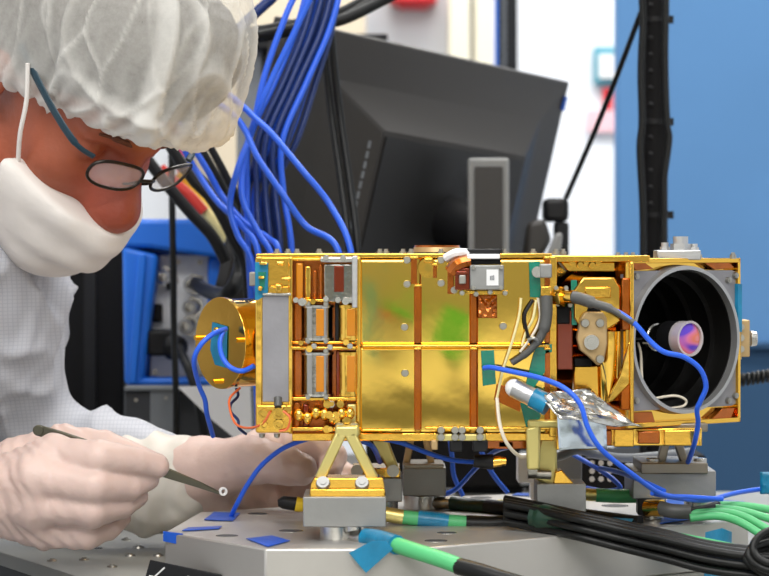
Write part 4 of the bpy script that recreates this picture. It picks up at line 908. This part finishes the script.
# ------------------------------------------------------------------ cables, connectors and tapes on the plate
def multi(name, label, cat, segs, parent_pts=None):
    root = thing(name, label, cat, P(*segs[0][3][0]))
    for nm, m, r, q in segs: MB().tube(pts(*q), r, n=12).build(nm, M[m], root)
    return root
multi('accelerometer_cable', 'green and black cable with silver plug and blue tape at the plate front', 'cable', (
    ('plug', 'silver', .0058, ((349, 537, 1.962), (358, 538, 1.952), (368, 538, 1.945))),
    ('taped_joint', 'tape_teal', .0076, ((366, 538, 1.946), (376, 539, 1.935), (387, 542, 1.915), (397, 545, 1.898))),
    ('sheath', 'cable_green', .0062, ((394, 544, 1.902), (415, 551, 1.885), (440, 559, 1.87), (462, 567, 1.86))),
    ('sheath', 'cable_black', .0066, ((458, 566, 1.862), (480, 572, 1.85), (505, 580, 1.84), (540, 590, 1.83)))))
multi('accelerometer_cable', 'green taped cable with bronze plug between the A-frame foot and cables', 'cable', (
    ('plug', 'palegold', .0062, ((385, 514, 2.06), (396, 516, 2.06), (403, 517, 2.06))),
    ('sheath', 'cable_green', .0060, ((402, 517, 2.06), (430, 520, 2.06), (468, 523, 2.06))),
    ('taped_joint', 'tape_teal', .0070, ((418, 518.5, 2.06), (434, 520, 2.06), (448, 522, 2.06))),
    ('sheath', 'cable_black', .0066, ((466, 523, 2.06), (490, 524, 2.06), (512, 523, 2.06), (540, 527, 2.06)))))
multi('accelerometer_cable', 'dark green and black cable plugged into the foot behind', 'cable', (
    ('plug', 'titanium', .0058, ((426, 503, 2.185), (440, 503, 2.18), (452, 503, 2.18))),
    ('sheath', 'cable_dgreen', .0068, ((452, 503, 2.18), (470, 506, 2.17), (490, 507, 2.16))),
    ('sheath', 'cable_black', .0070, ((488, 507, 2.16), (510, 509, 2.14), (530, 509, 2.13), (560, 513, 2.11), (600, 519, 2.09), (640, 524, 2.07)))))
MB().cyl(P(499, 508, 2.152), P(503, 508, 2.150), .0074, n=18).build('collar', M['palegold'], bpy.data.objects['accelerometer_cable.002'])
multi('accelerometer_cable', 'green cable with brass plug behind the middle support block', 'cable', (
    ('plug', 'palegold', .0054, ((584, 494, 2.12), (591, 495, 2.12), (596, 495, 2.12))),
    ('sheath', 'cable_green', .0060, ((596, 495, 2.12), (616, 496, 2.12), (640, 496, 2.12)))))
multi('coaxial_cable', 'black coaxial cable with brass plug under the titanium support', 'cable', (
    ('plug', 'gold2', .0072, ((648, 508, 2.075), (654, 508, 2.07), (662, 508, 2.065))),
    ('boot', 'sleeve_grey', .0062, ((660, 508, 2.065), (672, 511, 2.06), (690, 512, 2.06))),
    ('sheath', 'cable_black', .0036, ((688, 512, 2.06), (706, 509, 2.07), (717, 505, 2.09)))))
rng = random.Random(5)
for i in range(9):
    o = (i-4)*3.3; dd = (i % 3-1)*-.0078-.018
    q = [(505, 510.5+o*.9, 2.05), (540, 517+o*.9, 2.03), (580, 526+o*.9, 1.992), (620, 535.5+o*.95, 1.985), (665, 546+o, 1.965), (705, 556+o*1.0, 1.95), (745, 562+o*1.0, 1.94), (800, 566+o*1.0, 1.93)]
    q = [(x, y+rng.uniform(-.3, .3), d+dd) for x, y, d in q]
    cable('bundled_cable', 'black cable in the thick bundle lying across the plate front edge', 'cable', 'cable_black', .0030, q, group='black cables of the plate bundle')
cable('bundle_sleeve', 'dark green sleeve round the start of the black cable bundle', 'sleeve', 'cable_dgreen', [.010]*4+[.0112]*14+[.0108]*8, ((534, 516, 2.014), (552, 519.5, 2.004), (575, 524.5, 1.988), (592, 528, 1.98)))
for i, pl in enumerate((((562, 517, 2.06), (600, 524, 2.04), (640, 530, 2.02), (690, 539, 1.99), (740, 549, 1.96)), ((690, 514, 2.06), (720, 512, 2.06), (745, 517, 2.06), (775, 534, 2.05)), ((690, 518, 2.05), (718, 516, 2.05), (742, 523, 2.05), (772, 542, 2.04)), ((712, 508, 2.08), (742, 511, 2.08), (780, 522, 2.07)), ((720, 505, 2.1), (746, 506, 2.1), (785, 512, 2.1)))):
    cable('green_cable', ('green cable lying along the top of the black bundle', 'light green cable at right, upper of the pair beside the titanium support', 'light green cable at right, lower of the pair beside the titanium support', 'light green cable at right behind the front pair', 'light green cable at the far right, rearmost')[i], 'cable', 'cable_green', .0034, pl)
for i in range(4):
    o = i*6; dd = .0075*(i % 2)
    cable('black_cable_loop', 'black cable looping round at the bottom right corner of the bundle', 'cable', 'cable_black', .0030, ((810, 527+o, 1.925+dd), (772, 530+o, 1.915+dd), (756-o*.4, 540+o*.8, 1.905+dd), (754-o*.3, 552+o*.6, 1.90+dd), (768, 563+o*.6, 1.89+dd), (810, 570+o*.6, 1.88+dd)), group='black cables looping at bottom right')
def ttape(label, quad, m='tape_blue', z=PT, lift=.0006, name='tape_strip'):
    ps = [onplane(x, y, z+lift) for x, y in quad]
    return tag(MB().prism(ps, (0, 0, .0006)).build(name, M[m], bevel=.0002), label, 'tape')
ttape('blue tape strip on the plate holding the wire by the far glove', ((204, 520), (214, 512.5), (240, 513.5), (233, 521)))
ttape('narrow blue tape strip near the left corner of the plate', ((182, 531), (188, 528), (222, 526.5), (219, 529)))
ttape('crinkled blue tape on the plate in front of the A-frame foot', ((246, 539), (272, 536), (290, 541), (268, 547)))
tag(MB().prism([P(164, 531, 2.0115), P(183, 533.5, 1.995), P(183, 545, 1.995), P(164, 541, 2.0115)], (-.0006, -.0012, 0)).build('tape_strip', M['tape_blue']), 'blue tape folded over the left corner of the plate', 'tape')
tag(MB().prism([P(x, y, 1.893) for x, y in ((349, 553), (366, 573), (393, 549), (386, 541), (372, 541))], (0, .0008, 0)).build('tape_strip', M['tape_teal']), 'blue tape tab hanging over the plate front edge', 'tape')
tag(MB().prism([P(706, 532, 2.02), P(722, 528, 2.035), P(732, 532, 2.045), P(731, 600, 2.04), P(704, 600, 2.015)], (-.0008, -.002, 0)).build('tape_strip', M['tape_teal']), 'teal tape strip hanging down the plate front at right', 'tape')
ttape('large blue tape patch beneath the titanium support', ((660, 524), (668, 496), (700, 499), (706, 517)), lift=.001)
ttape('blue tape patch right of the titanium support', ((706, 508), (712, 500), (744, 502), (752, 508)), lift=.001)
ttape('blue tape strip on the green cable end behind the bundle', ((586, 516), (594, 512), (634, 519), (630, 524)), 'tape_teal', lift=.004)
tag(crump(760, 472, 790, 494, 2.135, .006, 10, 10).build('tape_strip', M['tape_teal'], smooth=30, solid=.0006), 'teal tape flag round the blue wire at right edge', 'tape')
ttape('small blue tape on the plate under the instrument', ((512, 495.5), (516, 493.5), (545, 494), (545, 496.5)))
# hand tool with yellow and black grip behind the A-frame foot
to = thing('screwdriver', 'small screwdriver with black and yellow grip left of the A-frame foot', 'screwdriver', P(290, 508, 2.1))
MB().tube([P(278, 503, 2.1), P(283, 502.5, 2.1), P(296, 504, 2.1)], [.003, .0055, .006], n=14, raw=True).build('grip', M['black'], to)
MB().tube([P(296, 504, 2.1), P(301, 505, 2.1), P(306, 506, 2.1)], [.0064, .0062, .004], n=14, raw=True).build('collar', M['wire_yellow'], to)
MB().cyl(P(305, 506, 2.1), P(330, 509, 2.1), .0022, n=10).build('shaft', M['steel'], to)
# black scale with white marks at the bottom
sc = thing('marked_scale', 'black placard with white strokes at the bottom edge before the plate', 'placard', P(180, 590, 1.97))
a, b, c_, d_ = P(150, 560, 1.975), P(222, 575, 1.945), P(216, 612, 1.945), P(140, 596, 1.975)
MB().prism([a, b, c_, d_], (0, .003, 0)).build('board', M['black'], sc, bevel=.0006)
def on_board(s, t): return a*(1-s)*(1-t)+b*s*(1-t)+c_*s*t+d_*(1-s)*t+Vector((0, -.0004, 0))
for x0, y0, x1, y1 in ((.12, .42, .22, .12), (.46, .42, .56, .22), (.56, .22, .62, .42), (.66, .42, .74, .24), (.74, .24, .74, .44), (.05, .42, .12, .42)):
    MB().cyl(on_board(x0, y0), on_board(x1, y1), .0007, n=6).build('mark', M['label'], sc)
# ------------------------------------------------------------------ the technician
per = thing('person', 'person in white cap, mask, spectacles and gown bending over the instrument holding tweezers', 'person', (-0.7, 0.2, 0))
HO = P(66, 92, 2.18)
TH, PH = math.radians(45), math.radians(38)
RP = Matrix.Rotation(-PH, 3, 'Z') @ Matrix.Rotation(TH, 3, 'Y')
def hl(x, y, z): return HO+RP @ Vector((x, y, z))
def V3(px, py, d): return P(px, py, d)
# skeleton
neck = hl(-0.06, 0, -0.17)
rsh, lsh = neck+Vector((-0.03, -0.19, -0.06)), neck+Vector((0.0, 0.17, -0.06))
rel, rwr = Vector((-0.52, -0.10, 0.985)), P(-34, 500, 2.06)
lel, lwr = P(8, 432, 2.33), P(192, 474, 2.22)
pel = Vector((-0.70, 0.18, 0.86)); che = neck+Vector((-0.03, 0.01, -0.12))
# body: head, neck, torso and arms as one surface
S = SDF((-0.86, -0.30, 0.80), (-0.10, 0.50, 1.46), 0.003)
S.cone(pel, che, 0.11, 0.12, 0.02).cone(che, neck, 0.11, 0.06, 0.03)
S.cone(che, rsh, 0.09, 0.06, 0.03).cone(che, lsh, 0.09, 0.06, 0.03)
S.cone(rsh, rel, 0.05, 0.038, 0.02).cone(rel, rwr, 0.036, 0.024, 0.02)
S.cone(lsh, lel, 0.05, 0.038, 0.02).cone(lel, lwr, 0.036, 0.024, 0.02)
S.cone(neck, hl(-0.03, 0, -0.04), 0.062, 0.058, 0.03)
S.ell(hl(-0.008, 0, 0.045), (.096, .076, .084), RP, 0.02)
S.ell(hl(0.038, 0, -0.028), (.058, .060, .082), RP, 0.03)
S.cone(hl(0.0, -0.05, -0.06), hl(0.062, -0.018, -0.095), .022, .020, 0.02).cone(hl(0.0, 0.05, -0.06), hl(0.062, 0.018, -0.095), .022, .020, 0.02)
S.cone(hl(0.070, 0, -0.092), hl(0.074, 0, -0.1), .022, .020, 0.02)
S.cone(hl(0.090, 0, 0.022), hl(0.119, 0, -0.028), .011, .0165, 0.022).cone(hl(.085, 0, -.02), hl(.108, 0, -.034), .022, .019, .02)
S.cone(hl(0.080, -0.042, 0.028), hl(0.092, -0.012, 0.030), .011, .012, 0.015).cone(hl(0.080, 0.042, 0.028), hl(0.092, 0.012, 0.030), .011, .012, 0.015)
S.ell(hl(0.062, -0.038, -0.022), (.024, .024, .022), RP, 0.02).ell(hl(0.062, 0.038, -0.022), (.024, .024, .022), RP, 0.02)
for sy in (-1, 1):
    S.ell(hl(0.097, sy*0.033, 0.008), (.015, .020, .012), RP, 0.012, 'sub')
    S.ell(hl(0.076, sy*0.033, 0.009), (.0135, .0145, .0125), RP, 0.003)
    S.cone(hl(0.0905, sy*0.024, 0.0035), hl(0.088, sy*0.044, 0.004), .0016, .0016, 0.003, 'sub')
    S.ell(hl(-0.012, sy*0.078, 0.002), (.017, .007, .030), RP, 0.008)
    S.ell(hl(-0.008, sy*0.086, 0.004), (.008, .005, .015), RP, 0.004, 'sub')
    S.cone(hl(0.092, sy*0.020, -0.062), hl(0.098, 0, -0.062), .006, .007, 0.01)
me = S.mesh(smooth_it=1)
nt = M['skin'].node_tree; bs = nt.nodes['Principled BSDF']; old = bs.inputs['Base Color'].links[0].from_socket      # ruddy nose and cheeks, the red partly standing for light through skin
gm = nt.nodes.new('ShaderNodeTexCoord'); ds_ = nt.nodes.new('ShaderNodeVectorMath'); ds_.operation = 'DISTANCE'; ds_.inputs[1].default_value = hl(.112, -.012, -.018)-Vector(per.location)
nt.links.new(gm.outputs['Object'], ds_.inputs[0]); mr_ = nt.nodes.new('ShaderNodeMapRange'); mr_.inputs['From Min'].default_value = .018; mr_.inputs['From Max'].default_value = .05; mr_.inputs['To Min'].default_value = .5; mr_.inputs['To Max'].default_value = 0
nt.links.new(ds_.outputs['Value'], mr_.inputs['Value']); mx_ = nt.nodes.new('ShaderNodeMix'); mx_.data_type = 'RGBA'; mx_.inputs['B'].default_value = (*lin((150, 56, 42)), 1)
nt.links.new(mr_.outputs[0], mx_.inputs['Factor']); nt.links.new(old, mx_.inputs['A']); nt.links.new(mx_.outputs['Result'], bs.inputs['Base Color'])
body = link_mesh(me, 'body', M['skin'], per, 180); del S
# eyebrow
for sy in (-1, 1):
    MB().tube([hl(0.101, sy*0.012, 0.029), hl(0.100, sy*0.026, 0.034), hl(0.089, sy*0.046, 0.032)], [.003, .0042, .0022], n=8, flat=.6).build('eyebrow', M['brow'], per)
# hair under the cap
S = SDF(HO-Vector((.2, .2, .2)), HO+Vector((.2, .2, .25)), 0.004)
S.ell(hl(-0.012, 0, 0.05), (.101, .083, .090), RP, 0).ell(hl(.058, 0, .104), (.068, .068, .062), RP, .04).half(hl(.098, 0, .062), RP @ Vector((.47, 0, -1)), 0.01)
link_mesh(S.mesh(disp=lambda c, n: .003*mnoise.noise(c*70)), 'hair', M['hair'], per, 180); del S
# bouffant cap
S = SDF(HO-Vector((.25, .25, .2)), HO+Vector((.28, .25, .3)), 0.003)
S.ell(hl(0.002, 0, 0.098), (.116, .094, .090), RP, 0).ell(hl(0.055, -0.012, 0.118), (.078, .074, .070), RP, 0.05).ell(hl(-0.06, 0, 0.07), (.085, .09, .085), RP, .05).ell(hl(-0.025, 0, 0.02), (.108, .098, .08), RP, .03)
hemn = RP @ Vector((.47, 0, -1))
S.ell(hl(.082, 0, .070), (.062, .074, .052), RP, .03)
S.half(hl(.105, 0, .045), hemn, 0.020)
hemp = hl(.105, 0, .045); hn = hemn.normalized(); hc = hl(0, 0, .09)
def ridge(p, sc, seed): return 1-min(1, abs(mnoise.noise(p*sc+Vector((seed, seed*.7, 0))))*5.0)
e1_, e2_ = RP @ Vector((1, 0, 0)), RP @ Vector((0, 1, 0))
def vcell(q, sc, seed):
    d, _ = mnoise.voronoi(q*sc+Vector((seed, seed*.37, seed*1.9)))
    return max(0.0, 1-(d[1]-d[0])/.11), d[0]
def foldv(c):
    h = -(c-hemp).dot(hn)                # distance above hem
    q = c-hc; l = RP.transposed() @ q; ang = math.atan2(l.y, l.x)
    g = math.exp(-max(h, 0)/.03)
    w = mnoise.noise(Vector((ang*2.2, h*14, 3)))*1.4
    pl = (0.5+0.5*math.sin(ang*38+w*5))*g
    l = l+Vector((mnoise.noise(c*9), mnoise.noise(c*9+Vector((5, 0, 0))), 0))*.016
    big, d1 = vcell(Vector((l.x, l.y*.8, l.z*.5)), 10, 1.3); mid, d2 = vcell(Vector((l.x+l.z*.3, l.y, l.z*.35)), 22, 4.1)
    keep = max(0, min(1, .55+1.6*mnoise.noise(c*14+Vector((3, 1, 7)))))
    w_ = c-HO; t_ = (w_.x-.084+.05*abs(w_.z)-.012*math.sin(w_.z*30))/.020; seam = (1/(1+math.exp(-t_*14)))*(1/(1+math.exp((t_-1)*22)))*(.55+.45*t_) if w_.y < 0.02 else 0.0
    return pl, big**1.5, (mid**2)*keep, seam, d1
me = S.mesh(disp=None, smooth_it=2); del S
bm = bmesh.new(); bm.from_mesh(me); bm.normal_update()
ds = []; fl = []
for x in bm.verts:
    pl, big, mid, seam, d1 = foldv(x.co)
    h = -(x.co-hemp).dot(hn)
    ds.append(.0055*big+.0025*mid+.0040*(pl-.4)+.006*seam-.006*d1+.007*mnoise.noise(x.co*10))
    fl.append(min(1, (.30+.3*mnoise.noise(x.co*13))*big+.42*mid+.5*pl+.6*seam+.60*math.exp(-max(h, 0)/.022)))
for x, dd in zip(bm.verts, ds): x.co += x.normal*dd
bm.to_mesh(me); bm.free()
att = me.attributes.new('fold', 'FLOAT', 'POINT'); att.data.foreach_set('value', fl)
link_mesh(me, 'cap', M['cap'], per, 180)
# face mask: a shell over nose and chin
S = SDF(HO-Vector((.16, .2, .28)), HO+Vector((.2, .16, .1)), 0.0025)
S.ell(hl(0.052, 0, -0.066), (.064, .070, .068), RP, 0).cone(hl(0.098, 0, -0.030), hl(0.100, 0, -0.066), .024, .026, .03).cone(hl(0.088, 0, -0.075), hl(0.062, 0, -0.104), .032, .028, .03)
S.cone(hl(0.03, -.056, -.05), hl(0.075, -.02, -.10), .026, .03, .02).cone(hl(0.03, .056, -.05), hl(0.075, .02, -.10), .026, .03, .02)
ta, tb, tc_ = hl(.138, 0, -.043), hl(.052, -.065, -.037), hl(.052, .065, -.037)
nn = (tb-ta).cross(tc_-ta); nn = nn if nn.dot(RP @ Vector((0, 0, 1))) > 0 else -nn
S.cone(hl(.035, -.052, -.045), hl(.088, -.026, -.045), .030, .028, .02).cone(hl(.035, .052, -.045), hl(.088, .026, -.045), .030, .028, .02)
S.cone(hl(.117, 0, -.044), hl(.106, 0, -.07), .018, .023, .015)
S.half(ta, nn, .004)
S.half(hl(.038, 0, 0), RP @ Vector((-1, 0, -.25)), .004)
def mdisp(c, n):
    q = RP.transposed() @ (c-HO)
    f = mnoise.noise(Vector((q.y*14, q.z*34, q.x*10)))
    return .0035*f+.002*math.sin((q.z+.25*q.x)*190+2*f)*max(0, 1-abs(q.y)/.08)
me = S.mesh(disp=mdisp, smooth_it=3); del S
mk = link_mesh(me, 'face_mask', M['mask'], per, 180)
MB().tube([hl(.053, -.068, -.037), hl(.046, -.079, -.010), hl(.036, -.084, .018), hl(.020, -.090, .045)], .0020, n=8).build('ear_loop', M['mask'], mk)
MB().tube([hl(.026, -.066, -.085), hl(.008, -.078, -.06), hl(-.015, -.086, -.03), hl(-.03, -.088, -.005)], .0020, n=8).build('ear_loop', M['mask'], mk)
# spectacles
gl = []
for sy, nm in ((-1, 'a'), (1, 'b')):
    cx = 0.125; loop = []
    for k in range(28):
        t = 2*math.pi*k/28
        yy = .0265*math.copysign(abs(math.cos(t))**.75, math.cos(t)); zz = .0138*math.copysign(abs(math.sin(t))**.8, math.sin(t))
        y = sy*.034+yy; gl_x = cx-0.05*(abs(y)/.075)**2*0.38
        loop.append(hl(gl_x-.001, y, 0.013+zz))
    fr = MB().tube(loop, .0015, n=8, closed=True, raw=True).build('spectacle_frame', M['frame'], per)
    cen = sum(loop, Vector())/28
    mb = MB(); mb.add(loop+[cen], [(i, (i+1) % 28, 28) for i in range(28)]); mb.build('lens', M['lens'], fr, solid=.0016)
    MB().tube([hl(.1070, sy*.0580, .022), hl(.095, sy*.071, .024), hl(.07, sy*.079, .030), hl(.04, sy*.084, .038), hl(.0, sy*.087, .048)], [.0030]*10+[.0040]*30, n=8, flat=.45).build('temple_arm', M['temple'], fr)
    MB().tube([hl(.123, sy*.009, .010), hl(.119, sy*.010, .004), hl(.113, sy*.011, -.002)], .0012, n=6).build('nose_pad', M['frame'], fr)
MB().tube([hl(.1240, -.009, .012), hl(.1275, 0, .015), hl(.1240, .009, .012)], .0016, n=8).build('spectacle_bridge', M['frame'], per)
# gown: torso and both sleeves, with collar
def fabric(c, n):
    a_ = mnoise.noise(c*9); b_ = mnoise.noise(Vector((c.x*14+a_*2, c.y*10, c.z*26+a_*3))); r_ = 1-abs(mnoise.noise(Vector((c.x*12, c.y*9, c.z*16+c.x*10))))*2
    return .012*a_+.006*b_+.009*max(0, r_)**3-.004
S = SDF((-1.0, -0.36, 0.55), (-0.10, 0.56, 1.36), 0.005)
S.cone(Vector((-.72, .18, .62)), pel, .19, .175, .03).cone(pel, che, 0.175, 0.150, 0.03).cone(che, neck+Vector((.012, 0, -.02)), 0.14, 0.088, 0.05)
S.cone(che, rsh, 0.12, 0.085, 0.04).cone(che, lsh, 0.12, 0.085, 0.04)
S.cone(rsh, rel, .078, .066, .03).cone(rel, rwr-Vector((.05, .01, 0)), .062, .045, .03)
chest = P(5, 330, 2.2); S.cone(lsh, P(-6, 305, 2.27), .075, .060, .03).cone(P(-6, 305, 2.27), P(-8, 385, 2.28), .060, .058, .02)
S.cone(P(-8, 385, 2.28), lel, .06, .056, .02).cone(lel, P(140, 468, 2.245), .052, .036, .02)
S.cone(neck+Vector((.03, -.03, -.03)), hl(-.035, -.02, -.135), .075, .072, .03)
S.cone(hl(-.03, 0, -.10), hl(-.02, 0, -.02), .070, .075, .006, 'sub')
me = S.mesh(disp=fabric, smooth_it=2); del S
link_mesh(me, 'gown', M['gown'], per, 180)
# trousers and shoes below the frame
S = SDF((-1.0, -0.12, 0.02), (-0.35, 0.5, 0.95), 0.008)
for sy in (-.1, .1):
    S.cone(Vector((-.72, .18+sy, .82)), Vector((-.72, .18+sy, .46)), .10, .07, .02).cone(Vector((-.60, .18+sy, .46)), Vector((-.63, .18+sy, .08)), .068, .06, .02)
link_mesh(S.mesh(), 'trousers', M['gown'], per, 180); del S
for sy in (-.1, .1):
    MB().sphere((-.69, .18+sy, .045), (.13, .05, .045)).build('shoe', M['white'], per)
# gloves
def glove(name, wrist, wr, back, mcps, fingers, thumb, mr, fr, tr, extra=(), h=.0018, dsc=1.0):
    al = [wrist, back]+[p for f in fingers for p in f]+thumb+mcps
    lo = Vector([min(p[i] for p in al)-.05 for i in range(3)]); hi = Vector([max(p[i] for p in al)+.05 for i in range(3)])
    S = SDF(lo, hi, h)
    S.cone(back, wrist, wr*1.12, wr, .01)
    for p, r in zip(mcps, mr): S.cone(wrist, p, wr*.72, r, .014)
    for i in range(len(mcps)-1): S.cone(mcps[i], mcps[i+1], mr[i]*.92, mr[i+1]*.92, .008)
    S.chain([wrist*.5+thumb[0]*.5]+thumb, [tr[0]*1.0]+tr, .016)
    for p, f, r in zip(mcps, fingers, fr):
        ch = [p]+f
        for i in range(len(ch)-1): S.cone(ch[i], ch[i+1], r[i], r[i+1], .004 if i == 0 else .002)
    for a_, b_, r0, r1, k in extra: S.cone(a_, b_, r0, r1, k)
    def dp(c, n):
        t = (c-wrist).dot((mcps[1]-wrist).normalized())/max((mcps[1]-wrist).length, 1e-4)
        g = max(0, 1-abs(t-.75)/.8)
        q = RW.transposed() @ c if RW else c
        w = mnoise.noise(c*40)
        return dsc*(.0007*g*math.sin(q.z*520+6*mnoise.noise(c*30)+q.x*160)+0.0010*w+.0007*max(0, 1-abs(mnoise.noise(c*55))*4)*g)
    RW = Matrix.Rotation(math.radians(40), 3, 'Y')
    me = S.mesh(disp=dp, smooth_it=1); del S
    return link_mesh(me, name, M['glove'], per, 180)
p = P
glove('glove', p(-34, 500, 2.065), .033, p(-90, 498, 2.04),
      [p(54, 456, 2.035), p(36, 478, 2.02), p(34, 505, 2.025), p(44, 530, 2.04)],
      [[p(98, 458, 2.015), p(138, 462, 2.03), p(157, 466, 2.037)],
       [p(94, 487, 2.008), p(130, 486, 2.03), p(148, 479, 2.043)],
       [p(92, 511, 2.013), p(121, 506, 2.035), p(137, 496, 2.048)],
       [p(86, 534, 2.03), p(108, 528, 2.045), p(121, 518, 2.056)]],
      [p(14, 462, 2.085), p(62, 446, 2.085), p(104, 448, 2.078), p(150, 464, 2.064)],
      [.0170, .0172, .0168, .0150],
      [(.0155, .0148, .0118, .0105), (.0158, .0145, .0112, .0098), (.0150, .0140, .0108, .0094), (.0138, .0125, .0098, .0086)],
      [.020, .0175, .0145, .0112])
glove('glove', p(196, 474, 2.22), .0315, p(150, 478, 2.235),
      [p(268, 448, 2.245), p(276, 468, 2.275), p(272, 490, 2.285), p(262, 508, 2.28)],
      [[p(314, 443, 2.235), p(334, 456, 2.222), p(330, 472, 2.21)],
       [p(324, 463, 2.268), p(345, 476, 2.252), p(338, 489, 2.238)],
       [p(316, 489, 2.28), p(336, 498, 2.262), p(330, 508, 2.25)],
       [p(300, 510, 2.272), p(316, 516, 2.262), p(312, 520, 2.25)]],
      [p(222, 468, 2.20), p(254, 460, 2.178), p(284, 465, 2.168), p(300, 469, 2.166)],
      [.018, .018, .0172, .016],
      [(.0158, .0140, .0118, .0105), (.0158, .0140, .0115, .0102), (.0150, .0132, .011, .0098), (.0138, .012, .010, .0090)],
      [.024, .0205, .0165, .0145], extra=((p(215, 495, 2.235), p(258, 508, 2.262), .026, .018, .02),))
# loose cuff of the far glove over the sleeve
S = SDF(p(100, 560, 2.22)-Vector((.03, .08, .03)), p(215, 420, 2.22)+Vector((.03, .1, .03)), .003)
S.cone(p(140, 478, 2.245), p(186, 476, 2.222), .043, .035, .0).cone(p(150, 500, 2.235), p(178, 500, 2.225), .03, .026, .02)
link_mesh(S.mesh(disp=lambda c, n: .004*mnoise.noise(Vector((c.x*60, c.y*20, c.z*30)))+.002*mnoise.noise(c*60)), 'glove_cuff', mat('loose glove cuff', (204, 198, 188), .5, sss=.1, var=.06, vscale=30), per, 180); del S

# tweezers held in the near glove, with the tiny washer at the tip
tw = thing('tweezers', 'dark steel tweezers held in the near gloved hand', 'tweezers', P(37, 430, 2.05))
def blade(off):
    ps = [(38, 430, 2.052), (60, 437, 2.052), (90, 447, 2.053), (130, 460, 2.056), (170, 474, 2.062), (200, 485, 2.067), (222, 494, 2.071)]
    hw_ = [5.2, 5.6, 5.4, 5.2, 4.4, 2.8, 1.2]
    mb = MB(); vs = []
    for k, (q, w) in enumerate(zip(ps, hw_)):
        o = off*math.sin(math.pi*(k+.2)/6.4)*.0035
        vs += [P(q[0]+w*.35, q[1]-w, q[2])+Vector((0, o-.0007, 0)), P(q[0]-w*.35, q[1]+w, q[2])+Vector((0, o-.0007, 0)), P(q[0]-w*.35, q[1]+w, q[2])+Vector((0, o+.0007, 0)), P(q[0]+w*.35, q[1]-w, q[2])+Vector((0, o+.0007, 0))]
    n = len(ps)
    fs = [(4*i+k, 4*i+(k+1) % 4, 4*i+4+(k+1) % 4, 4*i+4+k) for i in range(n-1) for k in range(4)]+[(3, 2, 1, 0), (4*n-4, 4*n-3, 4*n-2, 4*n-1)]
    mb.add(vs, fs).build('blade', M['tweezer'], tw, bevel=.0005)
blade(-1); blade(1)
c = P(38.5, 430.3, 2.052); MB().cyl(c+Vector((0, -.0022, 0)), c+Vector((0, .0022, 0)), .0045, n=20).build('end_joint', M['tweezer'], tw, bevel=.0005)
c = P(223, 491.5, 2.071); tag(MB().cyl(c+Vector((.0006, -.0012, 0)), c+Vector((-.0006, .0012, 0)), .0036, n=24, inner=.0018).build('washer', M['label'], bevel=.0003), 'tiny white washer gripped at the tweezers tip', 'washer')
